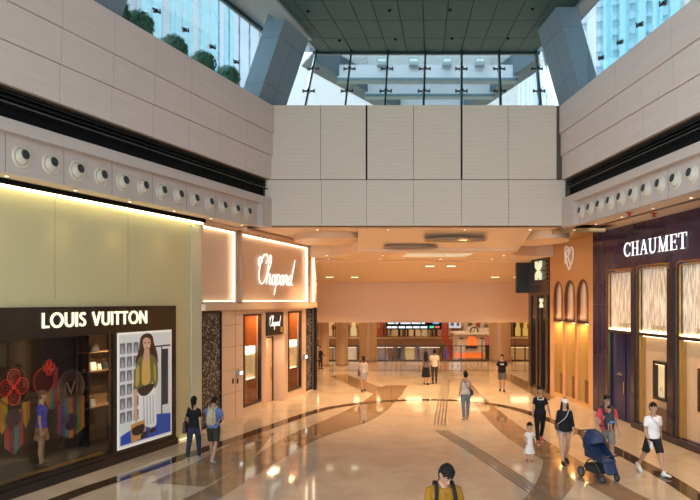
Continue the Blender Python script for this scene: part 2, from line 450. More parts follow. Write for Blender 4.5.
def nozzle(fr, s, z, base, sg, label, group):
    t = thing('air_nozzle', label, 'air vent', fr.W(s, base, z), fr.rot, group)
    r = MB(); r.lathe([(.235,0),(.235,.02),(.215,.045),(.185,.035),(.175,.0)], 32, axis='y'); r.build('flange', M_noz, t)
    b = MB(); prof = [(.178*math.cos(R(a)), .10*math.sin(R(a))) for a in (0,15,30,45,60,75,90)]; prof[-1] = (0, .10)
    b.lathe(prof, 28, axis='y'); b.build('bowl', M_noz, t)
    d = Vector((.08*sg, -.95, .16)).normalized()
    j = MB(); c = Vector((.025*sg, -.03, .04)); j.tube([c, c+d*.078], .098, n=20); j.build('bore', M_dark, t)
fas = MB(); fas.box(-14, L.s_at_d(23.1,.75), -.75, -.60, Z_SOF, Z_LED)
fL = struct('trim_5', fas, M_fascia, (*L.o,0), L.rot)
fas = MB(); fas.box(P.s_at_d(22.65,1.7), 19, -1.70, -1.55, Z_SOF, Z_LED)
fP = struct('trim_6', fas, M_fascia, (*P.o,0), P.rot)
zn = L.z(22.2, 156.9, .78)
sA, sB = L.s(22.2,.78), L.s(248,.78); stp = (sB-sA)/12
names_far = ['one nearest the rear bulkhead','second from the rear bulkhead','third from the rear bulkhead','fourth from the rear bulkhead','fifth from the rear bulkhead','sixth from the rear bulkhead','seventh from the rear bulkhead','eighth from the rear bulkhead','ninth from the rear bulkhead','tenth from the rear bulkhead','eleventh from the rear bulkhead','twelfth from the rear bulkhead','thirteenth from the rear bulkhead','fourteenth from the rear bulkhead']
for i in range(13):
    nozzle(L, sB-stp*i, zn, .75, 1, 'round cream air nozzle on left fascia, '+names_far[i], 'air nozzles on the left fascia')
jt = MB()
for i in range(0, 14, 2): jt.box(sB-stp*(i+.5)-.006, sB-stp*(i+.5)+.006, -.7515, -.74, Z_SOF, Z_LED)
jt.build('joint', M_gap, fL)
zn2 = P.z(674, 180, 1.73)
pA, pB = P.s(581,1.73), P.s(691.6,1.73); stp = (pB-pA)/9
for i in range(10):
    nozzle(P, pA+stp*i, zn2, 1.70, -1, 'round cream air nozzle on right fascia, '+names_far[i], 'air nozzles on the right fascia')
jt = MB()
for i in range(1, 12, 2): jt.box(pA+stp*(i+.5)-.006, pA+stp*(i+.5)+.006, -1.7015, -1.69, Z_SOF, Z_LED)
jt.build('joint', M_gap, fP)
# end cheeks of the nozzle recess, and soffits over the shopfronts
ck = MB(); s = L.s_at_d(23.1,.75); ck.box(s, L.s_at_d(D_BULK,.94), -.94, -.2, Z_SOF, Z_LED-.003); struct('trim_7', ck, M_fascia, (*L.o,0), L.rot)
ck = MB(); s = P.s_at_d(22.65,1.7); ck.box(s-.003, P.s_at_d(D_BULK,1.9), -1.9, -.4, Z_SOF, Z_LED-.003); struct('trim_8', ck, M_fascia, (*P.o,0), P.rot)
sf = MB(); sf.box(-14, L.s_at_d(D_BULK,.4), -.598, .8, Z_SOF, Z_SOF+.06); struct('trim_9', sf, M_cream, (*L.o,0), L.rot)
sf = MB(); sf.box(P.s_at_d(D_BULK,1), 19, -1.548, .8, Z_SOF, Z_SOF+.06); struct('trim_10', sf, M_cream, (*P.o,0), P.rot)
rd = MB(); rd.box(P.s_at_d(23.3,1), 19, -1.0, -.9, Z_SOF-.03, Z_SOF); struct('trim_11', rd, mat('soffit_track',(.16,.09,.06),.4), (*P.o,0), P.rot)

# ------------------------------------------------------------------ rear bulkhead
x0, x1 = at(265,0,D_BULK).x, at(565.5,0,D_BULK).x; zb, zt, zm = 6.76, 10.95, 8.36
mb = MB(); mb.box(x0-.2, x1+.2, D_BULK+.04, D_BULK+.6, zb, zt)
wb = struct('wall_back', mb, M_gap)
def rowx(pxs, z0, z1, y0, g, name):
    r = MB(); e = [at(p,0,D_BULK).x for p in pxs]
    for a, b in zip(e, e[1:]): r.box(a+g, b-g, y0, D_BULK+.05, z0, z1)
    return r.build(name, M_stone_b, wb)
rowx([271,320.5,366.5], zm+.012, zt, D_BULK-.02, .008, 'panel_row')
rowx([366.5,413.5,461.5], zm+.012, zt, D_BULK-.02, .008, 'panel_row')
rowx([461.5,508,556.5], zm+.012, zt, D_BULK-.02, .008, 'panel_row')
rowx([265,321.5,366.5,413.5,461.5,508.5,565.5], zb, zm-.012, D_BULK, .006, 'panel_row')
sl = MB()
for p in (366.5,461.5): x = at(p,0,D_BULK).x; sl.box(x-.03, x+.03, D_BULK-.028, D_BULK+.03, zm+.012, zt)
sl.build('slit', M_black, wb)
gr = MB(); z = zb+.12
while z < zt-.1:
    if abs(z-zm) > .06: gr.box(x0+.25, x1-.3, D_BULK-(.0215 if z > zm else .0015), D_BULK+.01, z, z+.006)
    z += .14
gr.build('groove', mat('groove_tan',(.50,.43,.36),.6), wb)

# ------------------------------------------------------------------ passage ceiling beyond the bulkhead
M_pc = mat('passage_ceiling', (.78,.60,.43), .45)
mb = MB(); mb.prism_z([(-14,D_BULK+.6),(14,D_BULK+.6),(14,34),(-14,34)], 6.76, 7.1)
ceil1 = struct('ceiling_passage', mb, M_pc)
def tier(name, front, z0, z1, back):   # lower ceiling tier with a curved front edge
    pts = list(front)+[(front[-1][0], back),(front[0][0], back)]
    b = MB(); b.prism_z(pts, z0, z1); return b.build(name, M_pc, ceil1)
fr1 = [(-14,31.5),(-4,31.0)]+[tuple(p) for p in catmull([(-1.6,30.6),(-.6,29.9),(.02,28.4),(.25,27.2),(.9,27.0),(3,26.9),(5.2,26.9),(6.6,27.1),(6.75,28.3),(7.3,29.4),(8.2,30)],6)]+[(14,30)]
tier('ceiling_tier', fr1, 6.10, 6.76, 33.6)
def drum(cx, cy, rx, ry, z0, z1):
    b = MB(); b.prism_z([(cx+rx*math.cos(2*PI*i/40), cy+ry*math.sin(2*PI*i/40)) for i in range(40)], z0, z1); return b.build('ceiling_drum', M_pc, ceil1)
drum(-.75, 27.6, 1.5, 2.0, 6.52, 6.76); drum(7.6, 27.0, .95, 1.9, 6.46, 6.76)

b = MB(); b.hexa([(.3,24.9,6.74),(6.7,24.9,6.74),(6.7,27.3,6.10),(.3,27.3,6.10),(.3,24.9,6.78),(6.7,24.9,6.78),(6.7,27.3,6.7),(.3,27.3,6.7)]); b.build('ceiling_ramp', M_pc, ceil1)
M_cove = mat('cove_shade', (.30,.185,.10), .5)  # brown colour stands in for the shaded inner walls of the coves
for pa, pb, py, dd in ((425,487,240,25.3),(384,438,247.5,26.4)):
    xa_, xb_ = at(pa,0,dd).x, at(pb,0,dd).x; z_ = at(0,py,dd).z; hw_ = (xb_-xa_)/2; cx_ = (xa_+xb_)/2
    b = MB(); b.prism_y([(cx_+hw_*math.cos(R(a)), z_+.11*math.sin(R(a))) for a in range(0,181,12)]+[(cx_-hw_*.5, z_-.035),(cx_+hw_*.5, z_-.035)], dd-.05, dd+.6); b.build('cove_shade_lens', M_cove, ceil1, fix=True)
b = MB(); b.hexa([(-14,33.0,6.02),(14,33.0,6.02),(14,42,5.26),(-14,42,5.26),(-14,33,6.3),(14,33,6.3),(14,42,6.3),(-14,42,6.3)]); b.build('ceiling_slope', M_pc, ceil1)
x_a, x_b = at(405,0,29).x, at(470,0,29).x
b = MB(); b.box(x_a, x_b, 28.0, 30.3, 6.09, 6.13); b.build('light_panel', mat('cove_panel',(.62,.64,.56),.5,emit=(.8,.9,.75),es=.22), ceil1)
# far bulkhead wall
mb = MB(); mb.box(-14, 15, 42, 42.5, 2.79, 5.30); struct('wall_far', mb, M_beige)

# ------------------------------------------------------------------ atrium ceiling, eaves
AX = .155
Z_CE = 13.58; D_CE = 25.9
def ce_x(px, d_at, d): return (px-CX)/F*d_at
mb = MB()
xl0, xr0 = at(318,0,D_CE).x, at(536,0,D_CE).x
ydeep = 2.0
xl1, xr1 = xl0-.27*(D_CE-ydeep), xr0+.03*(D_CE-ydeep)*1
mb.prism_z([(xl1,ydeep),(xr1,ydeep),(xr0,D_CE),(xl0,D_CE)], Z_CE+.02, Z_CE+.5)
ceil0 = struct('ceiling', mb, mat('ceiling_joint',(.008,.014,.015),.8,spec=.05))
pxs = [318,333,353,372.7,388,406.5,424.7,443,461,479,498,515.8,536]
ys = [D_CE, 24.45, 22.9, 21.4, 19.9, 18.4, 16.9, 15.4, 13.9, 12.4, 10.9]
pn = MB()
for j in range(len(ys)-1):
    for i in range(len(pxs)-1):
        def X(p, y):
            u = (p-318)/(536-318); tl = (D_CE-y)/(D_CE-ydeep)
            return (xl0+(xl1-xl0)*tl)*(1-u)+(xr0+(xr1-xr0)*tl)*u
        g = .012; ya, yb = ys[j+1]+g, ys[j]-g
        q = [(X(pxs[i],ya)+g,ya),(X(pxs[i+1],ya)-g,ya),(X(pxs[i+1],yb)-g,yb),(X(pxs[i],yb)+g,yb)]
        pn.prism_z(q, Z_CE, Z_CE+.04)
pn.build('ceiling_panel', M_ceil, ceil0)
for i, (px, py) in enumerate([(308,11),(389.5,10),(339.5,40),(395.5,39),(450,9.5),(532.5,8.5),(452,38),(508,38)]):
    d = F*(Z_CE-CH)/(HZ-py); x = (px-CX)/F*d
    t = MB(); t.lathe([(.055,0),(.055,-.03),(.03,-.06),(0,-.06)], 16); o = t.build('ceiling_spotlight', M_black, None, (x,d,Z_CE))
    tag(o, ['small dark downlight in grey ceiling above the left column, front row','small dark downlight in grey ceiling left of centre, front row','small dark downlight in grey ceiling, back row, leftmost','small dark downlight in grey ceiling, back row, second from left','small dark downlight in grey ceiling right of centre, front row','small dark downlight in grey ceiling, front row, rightmost','small dark downlight in grey ceiling, back row, third from left','small dark downlight in grey ceiling, back row, rightmost'][i], 'light', 'downlights in the atrium ceiling')
# eaves between ceiling and side glazing
def eave(name, inner, outer, z0, z1, m):
    b = MB(); b.prism_z(inner+outer, z0, z1); return b.build(name, m, ceil0)
gl0 = L.W(-16,.5); gl1 = L.W(4.6,.5)
eave('eave_soffit', [(xl0-.12,D_CE),(xl1-.12,ydeep)], [(gl0.x,gl0.y),(gl1.x,gl1.y)], Z_CE+.16, Z_CE+.5, M_eave)
eave('eave_beam', [(xl0-.15,D_CE-1.5),(xl1-.15,ydeep)], [(xl1-.75,ydeep),(xl0-.75,D_CE-1.5)], Z_CE-.10, Z_CE+.3, M_eave)
gr0 = P.W(19,1.7); gr1 = P.W(1,1.7)
eave('eave_soffit', [(xr1+.12,ydeep),(xr0+.12,D_CE)], [(gr1.x,gr1.y),(gr0.x,gr0.y)], Z_CE+.16, Z_CE+.5, M_eave)
eave('eave_beam', [(xr1+.15,ydeep),(xr0+.15,D_CE-2.5)], [(xr0+.6,D_CE-2.5),(xr1+.6,ydeep)], Z_CE-.10, Z_CE+.3, M_eave)

# ------------------------------------------------------------------ inclined columns
def column(fr, s0, s1, o_in, o_out, lean, z0, z1, label):
    t = thing('inclined_column', label, 'column', fr.W((s0+s1)/2, (o_in+o_out)/2, z0), fr.rot)
    cs, co = (s0+s1)/2, (o_in+o_out)/2
    a, b = min(s0,s1)-cs, max(s0,s1)-cs
    def hexa(mb, a, b, oi, oo, za, zb2):
        la, lb = lean*(za-10.9), lean*(zb2-10.9)
        mb.hexa([(a,-(oi-co+la),za-z0),(b,-(oi-co+la),za-z0),(b,-(oo-co+la),za-z0),(a,-(oo-co+la),za-z0),
                 (a,-(oi-co+lb),zb2-z0),(b,-(oi-co+lb),zb2-z0),(b,-(oo-co+lb),zb2-z0),(a,-(oo-co+lb),zb2-z0)])
    core = MB(); hexa(core, a+.012, b-.012, o_in-.012, o_out+.012, z0, z1); core.build('core', M_gap, t)
    cl = MB(); zs = [z0, z0+1.3, z0+2.75, z0+4.2, z1]; mid = (a+b)/2
    for za, zb2 in zip(zs, zs[1:]):
        if za >= z1: break
        zb2 = min(zb2, z1)
        hexa(cl, a, mid-.006, o_in, o_out, za+.006, zb2-.006); hexa(cl, mid+.006, b, o_in, o_out, za+.006, zb2-.006)
    cl.build('cladding', M_blue, t)
column(L, 3.42, 5.35, .87, .15, .39, 10.2, 13.72, 'big blue-grey column leaning inward at left end of bulkhead')
s_ = L.s(121,.87)
column(L, s_-1.9, s_, .87, .15, .39, 10.2, 13.72, 'blue-grey leaning column behind the left parapet at upper left edge')
column(P, 3.75, 1.85, 1.95, 1.28, .29, 10.2, 13.72, 'big blue-grey column leaning inward at right end of bulkhead')

# ------------------------------------------------------------------ side glazing
def glazing(name, fr, out, s0, s1, fits, joints, sg):
    b = MB(); b.box(s0, s1, -out-.012, -out+.012, 10.3, Z_CE+.16)
    w = struct(name, b, M_glass, (*fr.o,0), fr.rot)
    fins = MB()
    for s in joints:
        b = MB(); b.box(s-.012, s+.012, -out+.02, -out+.36, 10.3, Z_CE+.16); b.build('glass_fin', M_fin, w)
    for px, py in fits:
        s, z = fr.on(px, py, out)
        f = MB(); f.tube([(s-.16*sg,-out-.05,z),(s+.16*sg,-out-.05,z)], .03, n=8); f.tube([(s,-out-.07,z),(s,-out+.02,z)], .055, n=10); f.tube([(s+.14*sg,-out-.06,z-.02),(s+.14*sg,-out-.06,z+.1)], .022, n=8)
        f.build('spider_fitting', M_fit, w)
    hb = MB(); hb.box(s0, s1, -out-.05, -out+.05, Z_CE+.02, Z_CE+.16); hb.build('head_rail', M_steel, w)
    return w
jl = [L.s(p,.5) for p in (118,128,152,163,181,193,209,220,234)]
jl += [jl[0]-1.0-.95*i for i in range(5)]
glazing('window_1', L, .5, -16, 4.6, [(155,11),(184,30),(211,47),(235,62)], jl, 1)
jr = [P.s(p,1.75) for p in (598,605,615,624,634,645,655,668)]
jr += [jr[-1]+.9+.9*i for i in range(4)]
glazing('window_2', P, 1.72, 1.0, 19, [(602.6,57.8),(621.6,42.2),(641.5,24.5),(665,3.3)], jr, -1)

# ------------------------------------------------------------------ rear clerestory glass above the bulkhead
yb_, yt_ = 24.3, 25.85; zb_, zt_ = zt, Z_CE+.02
xa, xb = at(268,0,yb_).x, at(556,0,yb_).x
ofs = AX*(yt_-yb_)*1.9
b = MB(); b.hexa([(xa,yb_,zb_),(xb,yb_,zb_),(xb,yb_+.03,zb_),(xa,yb_+.03,zb_),(xa+.45,yt_,zt_),(xb-.05,yt_,zt_),(xb-.05,yt_+.03,zt_),(xa+.45,yt_+.03,zt_)])
w3 = struct('window_3', b, M_glass)
for p0, p1 in zip((305,345,384.5,423,461,500,540),(317,351.5,388,425,461,498,534.5)):
    A = at(p0,0,yb_); A.z = zb_; Bq = at(p1,0,yt_); Bq.z = zt_
    f = MB(); dx = .03
    f.hexa([(A.x-dx,A.y-.22,A.z),(A.x+dx,A.y-.22,A.z),(A.x+dx,A.y-.02,A.z),(A.x-dx,A.y-.02,A.z),(Bq.x-dx,Bq.y-.22,Bq.z),(Bq.x+dx,Bq.y-.22,Bq.z),(Bq.x+dx,Bq.y-.02,Bq.z),(Bq.x-dx,Bq.y-.02,Bq.z)])
    f.build('mullion_fin', M_steel, w3)
    for u in (.30, .68):
        c = A.lerp(Bq, u)
        g = MB(); g.tube([(c.x-.22,c.y-.1,c.z),(c.x+.22,c.y-.1,c.z)], .035, n=8); g.tube([(c.x,c.y-.26,c.z),(c.x,c.y+.02,c.z)], .06, n=10)
        for e in (-.2,.2): g.tube([(c.x+e,c.y-.1,c.z-.06),(c.x+e,c.y-.1,c.z+.06)], .03, n=8)
        g.build('spider_fitting', M_fit, w3)
b = MB(); b.box(xa, xb, yb_-.1, yb_+.1, zb_-.02, zb_+.05); b.build('sill_rail', M_steel, w3)
b = MB(); b.box(at(313,0,yt_).x, at(540,0,yt_).x, yt_-.05, yt_+.1, zt_-.10, zt_+.02); b.build('head_rail', M_steel, w3)

# outdoor canopy seen through that glass
def beam(mb, a, b_, w, h):
    d = (Vector(b_)-Vector(a)); d.z = 0; d.normalize(); n = Vector((-d.y,d.x,0))*w/2
    a = Vector(a); b_ = Vector(b_); u = Vector((0,0,h))
    mb.hexa([a-n,a+n,b_+n,b_-n,a-n+u,a+n+u,b_+n+u,b_-n+u])
cy = thing('glass_canopy', 'blue-white outdoor roof canopy seen through the glass above the bulkhead', 'canopy', (2.8,29,13.2))
def rel(p): return Vector(p)-Vector((2.8,29,13.2))
for A_, B_ in (((-1.9,26.6,13.55),(2.3,34,13.55)),((7.6,26.6,13.55),(5.9,34,13.55))):
    b = MB(); beam(b, rel(A_), rel(B_), .75, .9); b.build('raking_beam', mat('raking_beam_blue',(.10,.15,.19),.5,spec=.2), cy)
for y, m_, h in ((28.4,M_bluewhite,.55),(30.6,M_bluewhite,.75),(33.6,M_bluewhite,.8)):
    b = MB(); xq0 = -1.6+(y-26.6)*.57; xq1 = 7.4-(y-26.6)*.22
    b.box(xq0-2.8, xq1-2.8, y-29, y-29+.35, .25, .25+h); cb_ = b.build('cross_beam', m_, cy)
    b = MB(); b.box(xq0-2.8, xq1-2.8, y-29-.04, y-29+.40, .12, .25); b.build('beam_edge', mat('beam_edge_teal',(.10,.20,.23),.3), cb_)
b = MB(); b.hexa([rel(p) for p in [(-.6,28.4,14.3),(7,28.4,14.3),(5.9,33.6,14.45),(2.2,33.6,14.45),(-.6,28.4,14.36),(7,28.4,14.36),(5.9,33.6,14.5),(2.2,33.6,14.5)]]); b.build('roof_glass', M_glass, cy)
for k, p in enumerate((382,413.5,447,479.6)):
    c = at(p,62,28.2); d = rel(c)
    b = MB(); b.box(d.x-.2,d.x+.2,d.y-.1,d.y+.15,d.z-.14,d.z+.16); q = b.build('lamp_box', mat('lamp_box_teal',(.30,.45,.48),.4), cy)
    e = MB(); e.box(d.x-.16,d.x+.16,d.y-.115,d.y-.1,d.z+.0,d.z+.10); e.build('lamp_lens', mat('lamp_lens_white',(.8,.9,.92),.3), q)

# ------------------------------------------------------------------ clipped bushes behind the left parapet
M_leaf = mat('dark_leaf', (.035,.13,.075), .6, var=.35, vscale=20)
M_pot = mat('dark_planter', (.05,.06,.06), .6)
def bush(s, z, r, label, seed):
    rnd = random.Random(seed)
    p = L.W(s, .30, 10.0)
    t = thing('topiary_bush', label, 'plant', p, L.rot, 'clipped bushes behind the left parapet')
    b = MB(); b.lathe([(.20,.1),(.26,.68),(.28,.70),(.24,.70),(.2,.66),(0,.66)], 20); b.build('planter', M_pot, t)
    f = MB(); cz = z-10.0
    f.ell((0,0,cz), r*.86, r*.86, r*.86, 16, 12)
    for i in range(900):
        v = Vector((rnd.gauss(0,1),rnd.gauss(0,1),rnd.gauss(0,1))).normalized()
        c = v*r*rnd.uniform(.84,1.04)+Vector((0,0,cz)); a = v.cross(Vector((rnd.gauss(0,1),rnd.gauss(0,1),rnd.gauss(0,1)))).normalized(); w = v.cross(a)
        a = (a+v*rnd.uniform(-.5,.7)).normalized(); l = .075*rnd.uniform(.7,1.3)
        f.add([c-w*l*.4, c+a*l*.7, c+w*l*.4, c-a*l*.5], [(0,1,2,3)])
    f.build('foliage', M_leaf, t)
    q = MB(); q.tube([(0,0,.6),(0,0,cz)], .03, n=8); q.build('stem', mat('stem_brown',(.1,.07,.04),.8), t)
for i, (px, py, lb) in enumerate([(113,13,'leftmost round clipped bush, beside the upper left column'),(139,26,'second round clipped bush from the left behind the parapet'),(174,49,'third round clipped bush from the left behind the parapet'),(203,64,'fourth round clipped bush from the left behind the parapet'),(228,78,'round clipped bush closest to the leaning column')]):
    s, z = L.on(px, py, .30)
    if i == 0: s = max(s, s_+.47)
    bush(s, z, .40, lb, i)

# ------------------------------------------------------------------ towers outside
M_tw = mat('tower_pale', (.66,.74,.82), .8); M_tg = mat('tower_glass', (.50,.60,.66), .5)
def tower(px, d, w, dep, h, rot, label, ribs=7):
    p = at(px, 0, d)
    t = thing('tower_block', label, 'building', (p.x,p.y,-30), rot)
    b = MB(); b.box(-w/2,w/2,-dep/2,dep/2,0,h); b.build('core', M_tg, t)
    f = MB()
    for k in range(ribs+1):
        x = -w/2+w*k/ribs; f.box(x-.9,x+.9,-dep/2-1.2,-dep/2+.5,0,h+2)
    for k in range(3): y = -dep/2+dep*(k+.5)/3; f.box(-w/2-1,w/2+1,y-1,y+1,0,h+1)
    f.build('rib', M_tw, t)
    f = MB(); z = 2
    while z < h: f.box(-w/2-.3,w/2+.3,-dep/2-.4,dep/2+.4,z,z+1.5); z += 3.1
    f.build('spandrel', M_tw, t)
tower(20, 85, 16, 16, 160, R(25), 'pale blue apartment tower outside, farthest left through the glass')
tower(158, 108, 13, 14, 150, R(20), 'pale apartment tower through left glass above the middle bushes')
tower(232, 150, 15, 15, 170, R(20), 'pale apartment tower through left glass next to the leaning column')
tower(610, 150, 22, 20, 100, R(-15), 'pale apartment tower seen through the right glass beside the column')
tower(668, 120, 22, 20, 62, R(-15), 'lower blue block seen through the right glass above the parapet')
tower(553, 230, 18, 18, 115, 0, 'pale tower seen in the gap left of the right column')
tower(420, 170, 30, 20, 74, 0, 'low pale block seen beyond the outdoor canopy')
# ================================================================== fashion shop on the left (frame L)
loc = lambda fr: (*fr.o, 0)
M_glow = mat('translucent_glass_wall', (.60,.55,.31), .22, var=.06, vscale=30, coat=.3)
M_strip = emis('led_strip_yellow', (1.0,.86,.46), 5.0)
M_strip_lo = emis('led_strip_low', (1.0,.86,.45), 1.2)
M_strip_w = emis('led_strip_warm', (1.0,.82,.56), 3.0)
M_sblack = mat('shop_black', (.018,.013,.011), .25)
M_let = mat('letter_gold', (.85,.78,.55), .4, emit=(1,.90,.62), es=.75)
M_gold = mat('brass', (.62,.42,.16), .3, .9)
M_shopglass = glass('shop_glass', (.95,.95,.93), .0, k=.13)

sR = L.s(200)                       # far end of the glass front
mb = MB(); mb.box(-14, sR, .001, .25, 0, 6.62)
wg = struct('wall_shopfront_left', mb, M_glow, loc(L), L.rot)
e = MB()
for p in (55, 128, 190): s = L.s(p); e.box(s-.008, s+.008, -.004, .004, 4.2, 6.5)
e.build('panel_joint', mat('joint_olive', (.35,.34,.25), .4), wg)
e = MB(); e.box(L.s(190.5), sR, -.05, .0, 0, 6.45); e.build('edge_glass', mat('edge_glass', (.62,.60,.42), .15, coat=.5), wg)
e = MB(); e.box(-14, sR+.02, -.20, .2, 6.56, 6.69); e.build('head_trim', M_black, wg)
e = MB(); e.box(-14, sR-.1, -.18, -.13, 6.50, 6.56); e.build('led_strip', M_strip, wg)
e = MB(); e.box(L.s(178), sR-.3, -.10, -.06, 0.02, .05); e.build('led_strip', M_strip_lo, wg)

# black display box
O = .16
s0, s1 = -9.0, L.s(176, O)
zt_s = L.z(176, 305.6, O); zw = L.z(117, 333.5, O); sp0, sp1 = L.s(117.6, O), L.s(170.8, O); sw1 = L.s(113.5, O)
z0w = .30
mb = MB(); wall_holes(mb, s0, s1, 0, zt_s, [(-8.6, sw1, z0w, zw)], -O, -.002)
box = struct('trim_12', mb, M_sblack, loc(L), L.rot)
mb = MB(); mb.box(s0, s1+.02, -O-.06, -.002, 0, .19); mb.build('plinth', M_sblack, box)
# window with its room behind
mb = MB(); mb.box(-8.6, sw1, -O+.03, -O+.045, z0w, zw)
win = struct('window_4', mb, M_shopglass, loc(L), L.rot)
# cut the glowing wall away behind the display: the wall is rebuilt round the opening
me_old = wg.data
nb = MB(); wall_holes(nb, -14, sR, 0, 6.62, [(-8.75, sw1+.62, z0w-.1, zw+.1)], .001, .25)
tmp = nb.build('tmp', M_glow); wg.data = tmp.data; bpy.data.objects.remove(tmp); wg.data.name = 'wall_shopfront_left'
M_room = mat('display_room', (.030,.019,.013), .5)
M_rwood = mat('display_wood', (.30,.17,.08), .4)
DEP = 1.5
sEnd = L.s(114, -1.5)+.1
mb = MB(); mb.box(-8.8, sEnd+.1, DEP, DEP+.1, 0, zw+.3); mb.box(-8.9, -8.8, .26, DEP, 0, zw+.3); mb.box(sEnd, sEnd+.1, .26, DEP, 0, zw+.3); mb.box(-8.8, sEnd, .26, DEP, zw+.1, zw+.3)
struct('wall_display', mb, M_room, loc(L), L.rot)
mb = MB(); mb.box(-8.8, sEnd, .255, DEP, .12, .26); dfl = struct('floor_display', mb, M_room, loc(L), L.rot)
mb = MB(); mb.box(-8.6, sw1, -O+.06, .25, .26, .30); mb.build('brass_sill', mat('sill_brass',(.42,.25,.09),.35,.7), dfl)

# sign
t = thing('shop_sign', 'black fascia with pale gold capital letters above the shop display window on left', 'sign', L.W(L.s(41.5,O), O, L.z(43,328.3,O+.02)), L.rot)
xs_, xe_ = L.s(41.5,O), L.s(148,O); hh = L.z(43,313,O)-L.z(43,328.3,O)
LS = [sans(c) for c in 'LOUIS VUITTON']; k = (xe_-xs_)/(sum(a for _,a in LS)*hh); x = 0
for c, (st, adv) in zip('LOUIS VUITTON', LS):
    if st:
        b = MB()
        for q in st: b.stroke([(x+p[0]*hh*k, p[1]*hh) for p in q[0]], q[1]*hh, -.035, -.001, closed=len(q) > 2)
        b.build('letter', M_let, t)
    x += adv*hh*k

# poster
t = thing('advertising_poster', 'tall lit poster of a woman in green jacket and white skirt with tan handbag', 'poster', L.W(sp0, O, 0), L.rot)
W_ = sp1-sp0; zb0, zt0 = L.z(117.8,450,O), L.z(117.8,333.8,O); H_ = zt0-zb0
def pm(n, c, e=.22): return mat('poster_'+n, c, .35, emit=c, es=e)
b = MB(); b.box(-.02, W_+.02, -.012, .0, zb0-.02, zt0+.02); b.build('frame', mat('poster_frame', (.75,.72,.66), .4, emit=(1,.95,.85), es=.25), t)
b = MB(); b.box(.03, W_-.03, -.02, -.01, zb0+.04, zt0-.04); b.build('sheet', pm('white', (.62,.62,.60)), t)
def pp(name, m, polys, lay, parent=t, smooth=True):
    b = MB()
    for P_ in polys:
        q = [tuple(v) for v in (catmull(P_, 5, True) if smooth else [Vector(p) for p in P_])]
        q = [((u-38)/170*W_, zb0+(1-(v-100)/350)*H_) for u, v in q]
        b.prism_y(q, -.02-.002*lay, -.019)
    return b.build(name, m, parent, fix=True)
U = lambda u0,u1,v0,v1: [(u0,v1),(u1,v1),(u1,v0),(u0,v0)]
for i_ in range(3):
    for j_ in range(6):
        ph = pp('photo', pm('grey',(.13,.13,.15)), [U(43+i_*20,58+i_*20,130+j_*42,162+j_*42)], 1, smooth=False)
        pp('photo_figure', pm('lightgrey',(.34,.33,.35)), [[(46+i_*20,162+j_*42),(55+i_*20,162+j_*42),(52.5+i_*20,145+j_*42),(50+i_*20,136+j_*42),(47+i_*20,146+j_*42)]], 1.5, ph)
pp('dark_stand', pm('stand',(.03,.03,.04)), [U(176,196,160,345), U(150,204,147,152), U(172,176,150,385), (U(160,200,385,390))], 1, smooth=False)
pp('blue_carpet', pm('blue',(.02,.07,.36)), [[(44,440),(205,440),(205,378),(150,370),(44,412)]], 2, smooth=False)
pp('hair', pm('hair',(.05,.022,.014)), [[(108,112),(126,104),(142,114),(148,140),(158,170),(160,205),(148,200),(140,175),(110,180),(98,205),(88,190),(98,160),(102,130)]], 3)
pp('legs', pm('skin',(.50,.28,.18)), [[(112,370),(122,370),(120,425),(112,425)],[(134,370),(144,370),(142,420),(134,420)]], 3)
pp('skirt', pm('skirt',(.72,.71,.68)), [[(108,280),(145,278),(152,330),(155,400),(140,408),(120,400),(108,385),(100,330)]], 4)
pp('jacket', pm('jacket',(.13,.13,.045)), [[(104,178),(124,172),(142,176),(158,205),(160,262),(150,284),(142,262),(134,272),(104,275),(96,285),(82,282),(86,235),(92,195)]], 5)
pp('jacket_panel', pm('gold',(.42,.30,.08)), [[(90,215),(98,205),(100,250),(94,268),(88,262)],], 5.5)
pp('jacket_panel', pm('gold2',(.36,.27,.07)), [[(146,205),(152,215),(154,255),(148,262)]], 5.5)
for x_ in (112,122,132,142): pp('skirt_pleat', pm('pleat',(.42,.42,.42)), [[(x_,305),(x_+3,305),(x_+6,398),(x_+1,398)]], 5, smooth=False)
pp('shirt', pm('shirt',(.55,.33,.09)), [[(114,178),(130,176),(134,215),(133,262),(110,265),(108,215)]], 6)
pp('waist_wrap', pm('wrap',(.02,.018,.02)), [[(100,274),(140,268),(146,280),(128,300),(110,302),(98,290)]], 6)
pp('face', pm('face',(.58,.34,.23)), [[(112,126),(122,118),(134,126),(134,146),(124,164),(114,148)]], 7)
pp('neck', pm('neck',(.52,.30,.20)), [[(117,156),(130,156),(132,184),(122,196),(113,182)]], 7)
pp('forearm', pm('arm',(.55,.32,.21)), [[(82,280),(93,282),(92,330),(94,372),(86,374),(84,330)]], 7)
pp('lips', pm('lips',(.40,.05,.05)), [[(119,151),(128,151),(124,155)]], 8)
for q_ in ([(114,134),(120,133),(120,136),(114,136)],[(126,133),(132,134),(132,136),(126,136)]): pp('eye', pm('eyes',(.04,.02,.02)), [q_], 8)
pp('handbag', pm('tan',(.50,.24,.06)), [[(74,384),(116,378),(119,432),(76,442)]], 8, smooth=False)
pp('handbag_flap', pm('flap',(.03,.02,.02)), [[(78,396),(113,391),(112,414),(96,422),(80,416)]], 9)
pp('shoes', pm('shoe',(.03,.02,.03)), [[(108,418),(124,418),(124,432),(104,436)],[(132,414),(148,412),(152,424),(134,426)]], 9)

